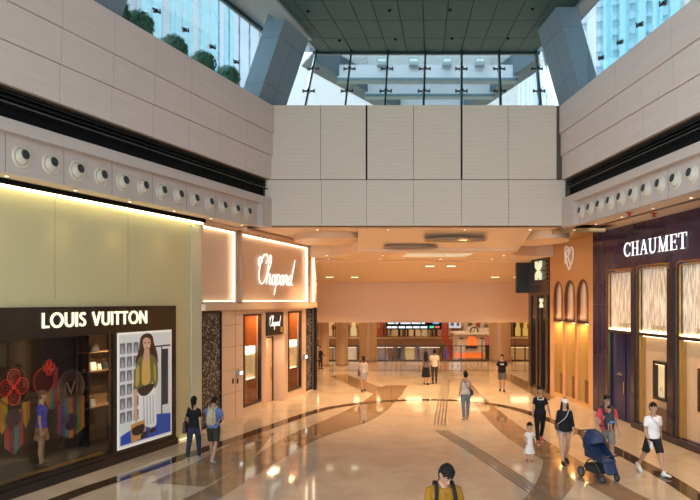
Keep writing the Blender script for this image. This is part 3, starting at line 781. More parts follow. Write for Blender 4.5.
# display: flower wheels and striped pennants
M_red = mat('red_wire_glow', (.62,.03,.015), .4, emit=(.9,.05,.02), es=.12)  # faint emission added to plain wire for a neon look
M_wire = mat('black_wire', (.05,.035,.03), .35, .4)
M_bronze = mat('bronze_wire', (.22,.12,.08), .35, .6)
def wheel(px, py, out, rad, label, style):
    s, z = L.on(px, py, out)
    t = thing('flower_wheel', label, 'ornament', L.W(s, out, z), L.rot, 'wire flower wheels in the shop display')
    b = MB()
    for q in (1, .93): b.ring((0,0,0), rad*q, .008, n=40)
    b.build('outer_ring', {'big':M_wire,'red':M_red,'spoke':M_bronze,'dark':M_wire,'mix':M_wire}[style], t)
    if style in ('big','mix'):
        for a in (0,90,180,270):
            b = MB(); c = (rad*.5*math.cos(R(a)),0,rad*.5*math.sin(R(a)))
            for q in (.40,.26,.13): b.ring(c, rad*q, .010 if q > .3 else .005, n=26)
            b.build('petal', M_red, t)
        b = MB(); b.lathe([(rad*.1,-.01),(rad*.1,.02),(0,.02)], 16, axis='y'); b.build('hub', M_red, t)
    if style == 'red':
        b = MB(); b.ring((0,0,0), rad*.97, .016, n=40); b.lathe([(rad*.9,.0),(rad*.9,-.01),(0,-.01)], 32, axis='y'); b.build('disc', mat('maroon_disc',(.09,.01,.015),.4), t)
    if style == 'spoke':
        b = MB()
        for i in range(32):
            a = 2*PI*i/32; a2 = a+.5
            b.tube([(rad*.5*math.cos(a),0,rad*.5*math.sin(a)),(rad*math.cos(a2),0,rad*math.sin(a2))], .005, n=5)
        for q in (.85,.72,.5,.42): b.ring((0,0,0), rad*q, .007, n=40)
        b.build('spokes', M_bronze, t)
        b = MB(); b.stroke([(-rad*.28,rad*.32),(0,-rad*.3),(rad*.28,rad*.32)], .035, -.012, .012); b.build('emblem', mat('emblem_gold',(.45,.33,.12),.3,.7), t)
    if style == 'dark':
        b = MB(); b.lathe([(rad*.92,.0),(rad*.92,-.015),(0,-.015)], 30, axis='y'); b.build('disc', mat('dark_disc',(.03,.02,.028),.35), t)
        b = MB()
        for q in (.8,.6,.4,.2): b.ring((0,-.006,0), rad*q, .007, n=28)
        b.build('inner_rings', mat('plum_wire',(.14,.04,.10),.4), t)
def pennant(px, out, ytop, ybot, cols, w, label):
    s, z1 = L.on(px, ytop, out); z0 = L.z(px, ybot, out)
    t = thing('striped_pennant', label, 'banner', L.W(s, out, z0), L.rot, 'striped pennants in the shop display')
    n = len(cols); h = z1-z0
    for i, c in enumerate(cols):
        x0, x1 = -w/2+w*i/n, -w/2+w*(i+1)/n
        f = lambda x: .22*abs(x)/(w/2)
        b = MB(); b.prism_y([(x0+.004,f(x0)),(x1-.004,f(x1)),(x1-.004,h),(x0+.004,h)], -.006, .006); b.build('stripe', mat('stripe_cloth', c, .7), t)
RED_, TEAL, ORG, YEL, GRN, BLU, MAR = (.42,.05,.04),(.05,.20,.17),(.60,.16,.03),(.50,.34,.02),(.10,.22,.03),(.04,.07,.25),(.22,.02,.05)
oo = -.45
pennant(14, oo-.12, 410, 455, [RED_,MAR,TEAL,RED_], .52, 'red and green pennant hanging under the leftmost red flower wheel')
pennant(71, oo-.12, 398, 439, [MAR,BLU,TEAL,ORG,MAR,GRN,ORG], .92, 'multicoloured striped pennant hanging under the bronze wheel')
pennant(2, oo-.1, 398, 434, [ORG,YEL], .30, 'orange and yellow pennant at the left edge of the display')
pennant(26, oo-.2, 402, 428, [YEL,ORG], .22, 'yellow pennant between the flower wheel and the mannequin')
pennant(52, oo-.26, 368, 412, [ORG,TEAL,RED_], .38, 'orange and teal pennant behind the mannequin')
wheel(14, 387, oo, .44, 'big red flower wheel in black wire ring at left of display', 'big')
wheel(44.5, 381, oo-.14, .32, 'maroon disc with bright red rim behind the mannequin head', 'red')
wheel(49, 367.5, oo-.02, .20, 'small red flower wheel above the maroon disc', 'mix')
wheel(71, 388, oo, .45, 'large bronze wire wheel with gold V emblem', 'spoke')
wheel(13.5, 418, oo+.02, .20, 'small dark disc on pennant under the red flower wheel', 'dark')
wheel(71, 421.5, oo+.02, .20, 'small plum dark disc on pennant under the bronze wheel', 'dark')
# hangers: rods to the display ceiling
# shelves with bags
o2 = -1.2
sa, sb = L.s(83,o2), L.s(113,o2)
t = thing('display_shelf', 'wooden display shelves with small bags at right end of shop window', 'shelf', L.W((sa+sb)/2, o2, .26), L.rot)
hw = (sb-sa)/2
b = MB(); b.box(-hw,hw,.18,.21,0,3.0); b.build('back_panel', M_rwood, t)
zs_ = [L.z(98, y, o2) for y in (443, 405, 369.5, 351)]
for z in zs_[1:]:
    b = MB(); b.box(-hw,hw,-.18,.18,z-.26-.03,z-.26); b.build('shelf_board', M_rwood, t)
for x in (-hw+.02, hw-.02):
    b = MB(); b.box(x-.02,x+.02,-.18,.2,0,3.0); b.build('upright', M_sblack, t)
def small_bag(px, z, c, label, w=.22, h=.17):
    s = L.s(px, o2+.05)
    t = thing('handbag', label, 'bag', L.W(s, o2+.05, z+.003), L.rot, 'bags on the display shelves')
    b = MB(); b.hexa([(-w/2,-.06,0),(w/2,-.06,0),(w/2,.06,0),(-w/2,.06,0),(-w/2*.8,-.03,h),(w/2*.8,-.03,h),(w/2*.8,.03,h),(-w/2*.8,.03,h)]); b.build('body', mat('bag_leather', c, .45), t, bevel=.012)
    b = MB(); b.tube([(p[0],0,p[1]) for p in arc(0,h-.01,w*.28,h*.55,0,180,14)], .009, n=6); b.build('handle', mat('bag_handle',(.12,.06,.03),.5), t)
small_bag(86.5, zs_[2], (.45,.16,.08), 'small reddish tan bag on the middle display shelf', .16)
small_bag(92.5, zs_[2], (.75,.70,.60), 'cream handbag on the middle display shelf', .24, .22)
small_bag(98.5, zs_[2], (.70,.62,.50), 'beige pouch bag on the middle display shelf, right of the cream one', .16, .15)
small_bag(104.5, zs_[2], (.03,.03,.035), 'black handbag on the middle display shelf', .24, .18)
small_bag(92, zs_[1], (.50,.48,.42), 'pale grey bag on the lower display shelf', .2, .2)
small_bag(94, zs_[3], (.04,.03,.03), 'dark bag on the top display shelf', .3, .22)

# ================================================================== jeweller on the left (frame C)
M_jw = mat('jeweller_cream', (.70,.50,.36), .35, var=.015)
M_jframe = mat('jeweller_frame', (.68,.50,.36), .4)
M_brn = mat('dark_brown_frame', (.045,.022,.014), .3)
sE = C.s(314)
zl = C.z(244, 303.5)                 # bottom of the light boxes
zb_l = C.z(244, 309.5)
W1 = (C.s(243.3), C.s(261), C.z(243.3,407.8), C.z(243.3,314.3))
W2 = (C.s(288), C.s(301.2), C.z(288,392), C.z(288,311.4))
DR = (C.s(266.5), C.s(284.5), 0, C.z(267,337))
MZ1 = (.05, C.s(222), .06, C.z(201.5,311))
MZ2 = (C.s(306), C.s(312.8), .06, C.z(306,308.6))
mb = MB(); wall_holes(mb, 0, sE, 0, 6.70, [W1,W2,DR,MZ1,MZ2], 0, .18)
jw = struct('wall_jeweller', mb, M_jw, loc(C), C.rot)
j = MB()
for p in (235.6, 262.8, 286.2, 303): s = C.s(p); j.box(s-.01,s+.01,-.003,.003,0,zb_l)
for z in (.95,1.75,2.55,3.3): j.box(MZ1[1]+.03, W1[0]-.05, -.003,.003, z, z+.012)
j.build('panel_joint', mat('joint_brown',(.25,.15,.09),.6), jw)
b = MB(); b.box(0, sE, -.16, 0, zb_l-.0, zl); b.build('string_course', M_jframe, jw)
# light boxes
def lightbox(p0, p1, right=True, left=False, ybase=None):
    a, b2 = C.s(p0,.14), C.s(p1,.14)
    b = MB(); z0, z1 = zl, 6.60; fw = .13
    b.box(a, b2, -.14, 0, z1-fw*.7, z1); b.box(a, b2, -.14, 0, z0, z0+fw*.5); b.box(a, a+fw, -.14, 0, z0, z1); b.box(b2-fw*1.2, b2, -.14, 0, z0, z1)
    b.build('light_box_frame', M_jframe, jw)
    b = MB(); b.box(a+fw+.01, b2-fw*1.2-.01, -.11, -.05, z1-fw*.7-.05, z1-fw*.7-.005); b.box(b2-fw*1.2-.055, b2-fw*1.2-.006, -.11, -.05, z0+fw*.5, z1-fw*.7-.05)
    b.box(a+fw+.01, b2-fw*1.2-.01, -.08, -.05, z0+fw*.5+.005, z0+fw*.5+.03)
    b.build('led_strip', M_strip_w, jw)
lightbox(201, 237.5); lightbox(241, 309.2); lightbox(310, 316.2)
b = MB(); b.box(0, sE+.1, -.2, .3, 6.60, 6.72); b.build('cornice', M_jw, jw)
b = MB(); b.box(sE, C.s(316.4,.16), -.16, .3, 0, zb_l+.02); b.build('end_pier', M_sblack, jw)
b = MB(); b.box(sE, sE+.2, 0, .6, zb_l, 6.7); b.build('end_return', M_jw, jw)
# script sign
t = thing('shop_sign', 'large white script sign on the lit panel of the cream jeweller shop', 'sign', C.W(C.s(255,.03), .03, C.z(258,283.8)), C.rot)
b = MB(); script_word(b, .12, 0, C.s(294.5)-C.s(255.5), C.z(258,253.6)-C.z(258,283.8), -.045, -.02, .115); b.build('lettering', mat('white_letter',(.9,.9,.9),.4,emit=(1,.97,.92),es=.75), t)
# small sign over the door
a, b2 = C.s(267,.06), C.s(283.2,.06); z0, z1 = C.z(267,336,.06), C.z(267,312.5,.06)
t = thing('door_sign', 'small black square sign with white script over the jeweller entrance', 'sign', C.W((a+b2)/2, .04, z0), C.rot)
w_ = b2-a
b = MB(); b.box(-w_/2, w_/2, -.03, .038, 0, z1-z0); b.build('board', mat('sign_black',(.02,.02,.02),.3), t, bevel=.01)
b = MB(); script_word(b, -w_*.38, .36, w_*.72, .42, -.042, -.03, .13); b.build('lettering', mat('white_letter_small',(.9,.9,.9),.4,emit=(1,1,1),es=.6), t)
b = MB(); b.box(w_*.32,w_*.42,-.045,-.03,.10,.3); b.build('gold_mark', mat('gold_mark',(.8,.5,.05),.4), t)
# windows
M_curt = mat('amber_lining', (.42,.13,.03), .5, var=.1, vscale=3)
M_vit = mat('vitrine_cream', (.85,.70,.45), .5)
M_vit_l = emis('vitrine_light', (1,.80,.48), 1.6)
def jwin(num, h, vy0, vy1, px0, px1):
    s0, s1, z0, z1 = h
    b = MB(); b.box(s0+.05, s1-.05, .03, .045, z0+.05, z1-.05); w = struct('window_%d' % num, b, M_shopglass, loc(C), C.rot)
    f = MB()
    f.box(s0,s0+.07,-.03,.1,z0,z1); f.box(s1-.07,s1,-.03,.1,z0,z1); f.box(s0,s1,-.03,.1,z0,z0+.09); f.box(s0,s1,-.03,.1,z1-.07,z1); f.build('window_frame', M_brn, w)
    r = MB(); r.box(s0-.1,s1+.1,.62,.68,z0,z1); r.box(s0-.1,s0-.04,.18,.62,z0,z1); r.box(s1+.04,s1+.1,.18,.62,z0,z1); r.box(s0-.1,s1+.1,.18,.62,z0-.06,z0); r.box(s0-.1,s1+.1,.18,.62,z1,z1+.06); r.build('window_lining', M_curt, w)
    va, vb = C.s(px0,-.16), C.s(px1,-.16); zc0, zc1 = C.z(px0, vy1, -.16), C.z(px0, vy0, -.16)
    t = thing('display_vitrine', 'glowing cream jewellery vitrine in the %s jeweller window' % ('nearer' if num == 5 else 'farther'), 'display case', C.W((va+vb)/2, -.16, zc0), C.rot)
    hw = (vb-va)/2
    b = MB(); b.box(-hw,hw,-.03,.14,zc1-zc0-.28,zc1-zc0); b.build('header', mat('vitrine_header',(.85,.83,.78),.4,emit=(1,.96,.88),es=.9), t)
    b = MB(); b.box(-hw,hw,.11,.14,.0,zc1-zc0-.28); b.box(-hw,-hw+.03,-.03,.14,0,zc1-zc0-.28); b.box(hw-.03,hw,-.03,.14,0,zc1-zc0-.28); b.build('back_panel', M_vit, t)
    b = MB(); b.box(-hw+.03,hw-.03,-.02,.1,.0,.05); b.build('tray', mat('tray_white',(.85,.82,.75),.4,emit=(1,.9,.7),es=.8), t)
    b = MB(); b.box(-hw+.04,hw-.04,.0,.08,zc1-zc0-.31,zc1-zc0-.285); b.build('light_bar', M_vit_l, t)
jwin(5, W1, 347, 380.5, 244.8, 254.6); jwin(6, W2, 340.5, 369, 289, 296.3)
# entrance niche
s0, s1, _, z1 = DR
ND = .3
while C.s(272,-ND) < s1 and ND < 1.5: ND += .02
b = MB(); b.box(s0-.05,s1+.05,ND,ND+.1,0,z1+.1); b.box(s0-.08,s0,.18,ND,0,z1+.1); b.box(s1,s1+.08,.18,ND,0,z1+.1); b.box(s0,s1,.18,ND,z1,z1+.1)
struct('wall_entrance', b, M_jw, loc(C), C.rot)
b = MB(); b.box(s1-1.15, s1-.1, ND-.04, ND-.005, 0.01, z1-.12); d = struct('door_1', b, mat('door_cream',(.72,.50,.34),.3), loc(C), C.rot)
b = MB(); b.box(s1-1.23,s1-1.15,ND-.07,ND,0,z1-.03); b.box(s1-.1,s1-.005,ND-.07,ND,0,z1-.03); b.box(s1-1.23,s1-.005,ND-.07,ND,z1-.12,z1-.03); b.build('door_frame', M_brn, d)
b = MB(); b.tube([(s1-.3,ND-.09,.9),(s1-.3,ND-.09,1.4)], .02, n=8); b.build('door_handle', M_gold, d)
# patterned metal screens
M_scr = mat('screen_black', (.03,.028,.026), .35)
M_scr2 = mat('screen_silver', (.52,.51,.45), .3, .4)
def screen(h, label, seed):
    s0, s1, z0, z1 = h; rnd = random.Random(seed)
    t = thing('patterned_screen', label, 'screen', C.W((s0+s1)/2, -.05, z0), C.rot)
    w = s1-s0; hgt = z1-z0
    b = MB(); b.box(-w/2+.001,w/2-.001,.0,.12,.001,hgt-.001); b.build('panel', M_scr, t)
    f = MB(); e_ = .05
    f.box(-w/2+.001,-w/2+e_,-.05,.0,0,hgt-.001); f.box(w/2-e_,w/2-.001,-.05,.0,0,hgt-.001); f.box(-w/2,w/2,-.05,.0,hgt-e_,hgt-.001); f.box(-w/2,w/2,-.05,.0,0,e_); f.build('frame', M_sblack, t)
    m = MB()
    for i in range(int(w*hgt*85)):
        x, z, a, l = rnd.uniform(-w/2+.08,w/2-.08), rnd.uniform(.08,hgt-.1), rnd.uniform(0,PI), rnd.uniform(.05,.11)
        q = [(x+l*.5*math.cos(a+b_)*(1 if k%2==0 else .3), z+l*.5*math.sin(a+b_)*(1 if k%2==0 else .3)) for k, b_ in enumerate((0,PI/2,PI,3*PI/2))]
        m.prism_y(q, -.012, -.0005)
    tag(m.build('fretwork', M_scr2, t), kind='stuff')
screen(MZ1, 'black and silver patterned screen beside the green-gold shop wall', 1)
screen(MZ2, 'narrow black and silver patterned screen at far end of the jeweller', 2)
def wallbox(px, py, label, w=.22, h=.16):
    s, z = C.on(px, py, .05)
    t = thing('wall_spotlight', label, 'light', C.W(s, 0, z), C.rot)
    b = MB(); b.box(-w/2,w/2,-.14,-.001,-h/2,h/2); b.build('housing', mat('wallbox_silver',(.55,.53,.5),.25,.6), t, bevel=.02)
    b = MB(); b.box(-w/2+.03,w/2-.03,-.146,-.14,-h/2+.03,h/2-.03); b.build('lens', emis('wallbox_lens',(1,.95,.85),2), t)
wallbox(239, 372.7, 'small silver box light on the joint beside the nearer jeweller window', .28, .18)
wallbox(304.3, 356.8, 'small silver box light beside the far narrow patterned screen', .28, .2)
for px, lb in ((233.2,'small black door pull on cream panel, left one'),(237.8,'small black door pull on cream panel, right one')):
    s, z = C.on(px, 381, .02)
    b = MB(); b.box(-.035,.035,-.03,-.001,-.09,.09); tag(b.build('door_pull', M_black, None, C.W(s,0,z), C.rot, bevel=.008), lb, 'handle')
# ================================================================== navy jeweller on the right (frame P)
M_navy = mat('purple_black_marble', (.030,.020,.062), .12, var=.35, vscale=1.2, spec=.35)
M_pil = mat('pilaster_dark', (.028,.020,.028), .12, spec=.6)
M_brass2 = mat('brass_edge', (.55,.36,.13), .25, .9)
M_ltr = mat('white_led_letter', (.95,.95,.95), .4, emit=(1,1,1), es=.62)
def glow_screen(name):
    m = mat(name, (.72,.62,.48), .5)
    nt = m.node_tree; b = nt.nodes['Principled BSDF']
    tc = nt.nodes.new('ShaderNodeTexCoord'); mp = nt.nodes.new('ShaderNodeMapping'); nz = nt.nodes.new('ShaderNodeTexNoise'); rp = nt.nodes.new('ShaderNodeValToRGB')
    mp.inputs['Rotation'].default_value = (0,R(-24),0); mp.inputs['Scale'].default_value = (8,1,1.0)
    nz.inputs['Scale'].default_value = 2.2; nz.inputs['Detail'].default_value = 5
    rp.color_ramp.elements[0].position = .38; rp.color_ramp.elements[1].position = .62
    rp.color_ramp.elements[0].color = (.42,.34,.26,1); rp.color_ramp.elements[1].color = (.86,.80,.70,1)
    nt.links.new(tc.outputs['Object'], mp.inputs['Vector']); nt.links.new(mp.outputs['Vector'], nz.inputs['Vector']); nt.links.new(nz.outputs['Fac'], rp.inputs['Fac'])
    nt.links.new(rp.outputs['Color'], b.inputs['Base Color']); nt.links.new(rp.outputs['Color'], b.inputs['Emission Color']); b.inputs['Emission Strength'].default_value = .16
    return m
M_screen = glow_screen('woven_light_screen')
M_inn = mat('display_cream', (.68,.47,.29), .4)
M_stripY = emis('led_strip_amber', (1,.80,.45), 4)
bays = []
def bay(p0, p1, ytop, ysplit):
    a, b = P.s(p0), P.s(p1)
    return (a, b, P.z(p0, ytop), P.z(p0, ysplit))
bays = [bay(607,633,271,329), bay(637.5,669.5,265.5,332), bay(677,724,262,338)]
w3 = bays[1][1]-bays[1][0]
bays[2] = (bays[2][0], bays[2][0]+w3*1.04, bays[1][2], bays[1][3])
g_ = bays[2][0]-bays[1][1]
bays.append((bays[2][1]+g_, bays[2][1]+g_+w3, bays[1][2], bays[1][3]))
bays[0] = (bays[0][0], bays[0][1], bays[1][2]-.05, bays[1][3])
mb = MB(); wall_holes(mb, .0, 19, 0, Z_SOF, [(a, b, .22 if i else 0, zt) for i, (a, b, zt, zs) in enumerate(bays)], 0, .3)
cw = struct('wall_shopfront_right', mb, M_navy, loc(P), P.rot)
for i, (a, b, zt, zs) in enumerate(bays):
    z0 = .22 if i else 0
    f = MB(); r = .18; o = .06
    def hoop(q, y0, y1, w):
        pts = [(a+q,z0),(a+q,zt-r)]+[(a+r+(r-q)*math.cos(R(t)), zt-r+(r-q)*math.sin(R(t))) for t in range(170,90,-16)]+[(a+r,zt-q),(b-r,zt-q)]+[(b-r+(r-q)*math.cos(R(t)), zt-r+(r-q)*math.sin(R(t))) for t in range(80,0,-16)]+[(b-q,zt-r),(b-q,z0)]
        f.stroke(pts, w, y0, y1)
    hoop(.02, -.025, .0, .04); hoop(.12, -.01, .05, .035); f.build('brass_arch', M_brass2, cw)
    k = MB(); k.box(a+.05, a+.13, -.02, .2, z0, zt-.1); k.box(b-.13, b-.05, -.02, .2, z0, zt-.1); k.build('jamb', M_pil, cw)
    b_ = MB(); b_.box(a+.13, b-.13, .10, .13, zs, zt-.08)
    sc_ = struct('window_%d' % (7+i), b_, M_screen, loc(P), P.rot)
    q = MB(); q.box(a+.14, b-.14, .05, .095, zs+.0, zs+.05); q.build('led_strip', M_stripY, sc_)
    q = MB(); write(q, 'CHAUMET', serif, a+(b-a)*.36, zs+.12, (b-a)*.46, .13, .09, .0995); q.build('lettering', mat('etched_gold',(.45,.30,.12),.4), sc_)
    q = MB(); q.box(a+.05, b-.05, -.04, .2, zs-.10, zs); q.build('transom', M_pil, sc_)
    # back closing of the bay
    if i == 0:
        d = MB(); d.box(a+.13, b-.13, .12, .18, .01, zs-.1); dr = struct('door_2', d, mat('navy_door',(.012,.018,.085),.25,spec=.3), loc(P), P.rot)
        q = MB(); m_ = a+(b-a)*.62; q.box(m_-.012, m_+.012, .1, .13, .05, zs-.1); q.build('meeting_stile', M_black, dr)
        q = MB(); q.prism_y(arc(a+(b-a)*.38,1.55,.22,.10,0,180,12), .11, .13); q.build('crest_plate', mat('crest_grey',(.16,.13,.12),.4), dr)
        q = MB(); q.tube([(m_-.1,.08,.95),(m_-.1,.08,1.35)], .018, n=8); q.build('door_handle', M_brass2, dr)
    else:
        d = MB(); d.box(a+.05,b-.05,.12,.2,.2,zs-.1); d.build('display_lining', M_inn, sc_)
        q = MB(); q.box(a+.14,a+.30,.02,.118,.22,zs-.1); q.build('side_panel', mat('amber_side',(.42,.24,.07),.3,.4), sc_)
        q = MB(); q.box(a+.32,b-.15,.03,.06,zs-.125,zs-.101); q.build('led_strip', M_stripY, sc_)
        va = a+(b-a)*.54; vb = b-.14; zc1 = 2.30; zc0 = 1.12
        t = thing('display_vitrine', ['','black framed glowing jewellery case in the middle navy window','black framed glowing jewellery case at the right edge of photo','black framed glowing jewellery case in the window nearest the camera'][i], 'display case', P.W((va+vb)/2, -.088, zc0), P.rot)
        hw = (vb-va)/2; hh2 = zc1-zc0
        q = MB(); 
        q.box(-hw,hw,-.13,.03,0,.09); q.box(-hw,hw,-.13,.03,hh2-.09,hh2); q.box(-hw,-hw+.07,-.13,.03,0.09,hh2-.09); q.box(hw-.07,hw,-.13,.03,.09,hh2-.09); q.build('case_frame', M_sblack, t)
        q = MB(); q.box(-hw+.07,hw-.07,.01,.03,.09,hh2-.09); q.build('back_panel', mat('case_cream_glow',(.85,.66,.36),.5,emit=(1,.76,.36),es=.28), t)  # panel emission stands in for the case light falling on it
        q = MB(); q.box(-hw+.08,hw-.08,-.09,-.06,hh2-.115,hh2-.092); q.build('light_bar', M_vit_l, t)
        q = MB(); q.lathe([(.05,0),(.05,.02),(.03,.04),(.045,.22),(.025,.30),(.015,.36),(0,.37)], 14, (0.02,-.045,.092)); q.build('necklace_bust', mat('bust_ivory',(.75,.68,.55),.5), t)
        q = MB(); q.ring((.02,-.092,.33), .03, .005, rz=.05, n=20); q.build('necklace', M_brass2, t)
        q = MB(); q.box(va, vb, .04, .118, .2, zc0-.25); q.build('lower_panel', mat('stand_brown',(.16,.09,.06),.35), sc_)
pl = [(bays[0][1]+bays[1][0])/2, (bays[1][1]+bays[2][0])/2, (bays[2][1]+bays[3][0])/2]
for s, hw in zip(pl, ((bays[1][0]-bays[0][1])/2, g_/2, g_/2)):
    b = MB(); b.box(s-hw, s+hw, -.05, .0, 0, bays[1][2]-.2); b.box(s-hw*.6, s+hw*.6, -.08, -.05, 0, bays[1][2]-.3); b.build('pilaster', M_pil, cw)
b = MB(); b.box(bays[1][0]-.2, 19, -.12, 0, 0, .20); b.build('plinth', M_pil, cw)
b = MB()
for s in (P.s(598), P.s(603)): b.box(s-.012, s+.012, -.012, .0, 0, Z_SOF)
for z in (2.1, 4.0, 5.6): b.box(.02, bays[0][0]-.05, -.012, .0, z, z+.02)
b.build('metal_joint', mat('joint_metal',(.10,.08,.09),.3,.6), cw)
t = thing('shop_sign', 'white serif capital letters on the dark purple shopfront at right', 'sign', P.W(P.s(624.3,.05), .05, P.z(626,256.8,.05)), P.rot)
xs_, xe_ = P.s(624.3,.05), P.s(688,.05); hh = P.z(626,243,.05)-P.z(626,256.8,.05)
LS = [serif(c) for c in 'CHAUMET']; k = (xe_-xs_)/(sum(a for _,a in LS)*hh); x = 0
for st, adv in LS:
    b = MB()
    for q in st:
        ww = [v*hh*.95 for v in q[1]] if hasattr(q[1],'__len__') else q[1]*hh*.95
        b.stroke([(x+p[0]*hh*k, p[1]*hh) for p in q[0]], ww, -.02, -.001)
    b.build('letter', M_ltr, t); x += adv*hh*k

# ================================================================== amber shop with three arches
M_amber = mat('amber_plaster', (.64,.36,.16), .4, var=.02)
M_copper = mat('copper_niche', (.55,.28,.13), .3, .3)
sA_, sB_ = P.s(550), 0.0
def rng(p0, p1): return P.s(p0), P.s(p1)
arch = [rng(554,562.6), rng(564.8,575), rng(577.2,588.4)]
zt_a = P.z(583,279); zm_a = P.z(583,321.5)
zt_a2 = zt_a
mb = MB(); wall_holes(mb, sA_, sB_, 0, Z_SOF+.05, [(a,b,.12,zt_a) for a,b in arch], 0, .12)
aw = struct('wall_arches', mb, M_amber, loc(P), P.rot)
M_wine = mat('arch_line', (.10,.04,.02), .4)
for a, b in arch:
    c, r = (a+b)/2, (b-a)/2; zc = zt_a-r*1.25
    # spandrels filling the square corners above the arch
    q = MB(); top = zt_a
    for sgn in (-1, 1):
        pts = [(c+sgn*r, zc)]+[(c+sgn*r*math.cos(R(t)), zc+r*1.25*math.sin(R(t))) for t in range(10,91,10)]+[(c+sgn*r, top)]
        q.prism_y(pts if sgn > 0 else pts[::-1], 0, .12)
    q.build('spandrel', M_amber, aw, fix=True)
    q = MB(); q.stroke([(c-r+.03,zm_a)]+[(c+(r-.03)*math.cos(R(t)), zc+(r*1.25-.03)*math.sin(R(t))) for t in range(180,-1,-12)]+[(c+r-.03,zm_a)], .05, -.02, .1); q.build('arch_moulding', M_wine, aw)
    q = MB(); n = 12   # curved niche
    pts = [(c+r*math.cos(R(180-180*i/n)), .12+r*.75*math.sin(R(180*i/n))) for i in range(n+1)]
    q.add([(x,y,zm_a) for x,y in pts]+[(x,y,zt_a) for x,y in pts], [(i,i+1,i+n+2,i+n+1) for i in range(n)], True); q.build('niche', M_copper, aw)
    q = MB(); q.box(a-.02, b+.02, -.03, .5, zm_a-.08, zm_a); q.build('niche_shelf', M_wine, aw)
    q = MB(); q.box(a,b,.42,.48,.1,zm_a-.08); q.box(a-.04,a,.12,.48,.1,zm_a-.08); q.box(b,b+.04,.12,.48,.1,zm_a-.08); q.box(a,b,.12,.42,.06,.12); q.build('vitrine_lining', mat('vitrine_amber',(.72,.47,.15),.45), aw)
    q = MB(); q.box(a+.05,b-.05,.3,.34,zm_a-.14,zm_a-.10); q.build('led_strip', M_stripY, aw)
    q = MB(); q.box(a,b,.04,.05,.12,zm_a-.08); q.build('pane', M_shopglass, aw)
    q = MB(); q.box(c-.16,c+.16,.15,.35,.12,1.0); q.build('plinth', mat('plinth_red',(.22,.07,.03),.4), aw)
# entwined R and heart emblem
s, z = P.on(569.5, 258, .03)
t = thing('wall_emblem', 'white metal entwined letter and heart emblem above the three arches', 'emblem', P.W(s, 0, z), P.rot)
M_emb = mat('emblem_white', (.85,.80,.72), .3, emit=(1,.9,.8), es=.15)
k = .36
b = MB(); b.stroke([tuple(p) for p in catmull([(-1.25*k,-.6*k),(-1.25*k,1.2*k),(-.4*k,1.25*k),(0,.75*k),(-.4*k,.25*k),(-1.1*k,.2*k),(-.3*k,.1*k),(.3*k,-.75*k)],6)], .062, -.06, -.03); b.build('letter', M_emb, t)
b = MB(); b.stroke([tuple(p) for p in catmull([(0,-1.3*k),(-.75*k,-.2*k),(-.7*k,.7*k),(-.1*k,1.0*k),(.2*k,.5*k),(.6*k,1.15*k),(1.25*k,.9*k),(1.25*k,-.1*k),(.6*k,-.8*k)],6,True)], .062, -.075, -.045, closed=True); b.build('heart', M_emb, t)

# ================================================================== dark shop beyond
M_bz = mat('dark_bronze', (.040,.026,.018), .22, .2)
M_bz2 = mat('dark_bronze_panel', (.085,.055,.038), .25, .3)
sX0, sX1 = P.s(529.5), P.s(550)
HW = [(P.s(533.5),P.s(537.5),.15,3.3),(P.s(543.5),P.s(547.5),.15,3.3)]
mb = MB(); wall_holes(mb, sX0, sX1-.002, 0, Z_SOF+.05, HW, -.05, .3)
xw = struct('wall_dark_shop', mb, M_bz, loc(P), P.rot)
b = MB()
for a, c in ((P.s(531.5),P.s(533)),(P.s(538.3),P.s(539.6)),(P.s(542),P.s(543)),(P.s(548),P.s(549.5))): b.box(a, c, -.1 if False else .01, .06, 0, 4.4)
zz = P.z(540,287); 
for i in range(9): b.box(P.s(532.5), P.s(548.5), .045, .06, zz+.1+.2*i, zz+.2+.2*i)
b.xf(Matrix.Translation((0,-.13,0))); b.build('bronze_panel', M_bz2, xw)
for a, c, z0, z1 in HW:
    b = MB(); b.box(a,c,.35,.4,z0,z1); b.build('window_back', mat('window_back_amber',(.40,.24,.10),.4), xw)
    b = MB(); b.box(a+.05,c-.05,.2,.25,z1-.12,z1-.05); b.build('led_strip', M_stripY, xw)
def xlogo(px, py, hz, label, es):
    s, z = P.on(px, py, .12)
    t = thing('wall_emblem', label, 'emblem', P.W(s, .1, z), P.rot)
    m = mat('emblem_glow', (.8,.85,.65), .4, emit=(.85,1,.70), es=es)
    for a in (45,135,225,315):
        b = MB(); u = Vector((math.cos(R(a)),math.sin(R(a)))); v = Vector((-u.y,u.x))
        pts = [u*q*hz*1.05+v*w*hz for q, w in ((.06,0),(.35,.26),(.72,.30),(1.0,.0))]+[u*q*hz*1.05-v*w*hz for q, w in ((.72,.30),(.35,.26))]
        b.prism_y([(p.x,p.y) for p in pts][::-1], -.06, -.001); b.build('petal', m, t, fix=True)
    b = MB(); b.ring((0,-.03,0), hz*.16, .03, n=16); b.build('centre_ring', m, t)
xlogo(538.6, 270.5, .58, 'glowing pale green four-lobed emblem on the dark shop fascia', .42)
xlogo(541.5, 303, .28, 'small pale four-lobed emblem lower on the dark shop, beneath the big one', .25)
s = P.s(530); zb = P.z(528,293)
t = thing('blade_sign', 'black box sign sticking out at far end of the dark shop', 'sign', P.W(s-.1, .35, zb), P.rot)
b = MB(); b.box(-.12,.12,-.32,.34,0,1.55); b.build('panel', M_sblack, t, bevel=.02)
b = MB(); b.box(-.05,.05,.3,.38,.3,1.2); b.build('bracket', M_steel, t)
# gilded ceiling in front of the dark shop
mb = MB(); s0 = P.s_at_d(24.4,.6); s1 = P.s_at_d(33,.6); mb.box(s0, s1, -1.75, -.06, 6.60, 6.74); struct('ceiling_gilded', mb, mat('gilded_ceiling',(.50,.33,.15),.18,.7), loc(P), P.rot)
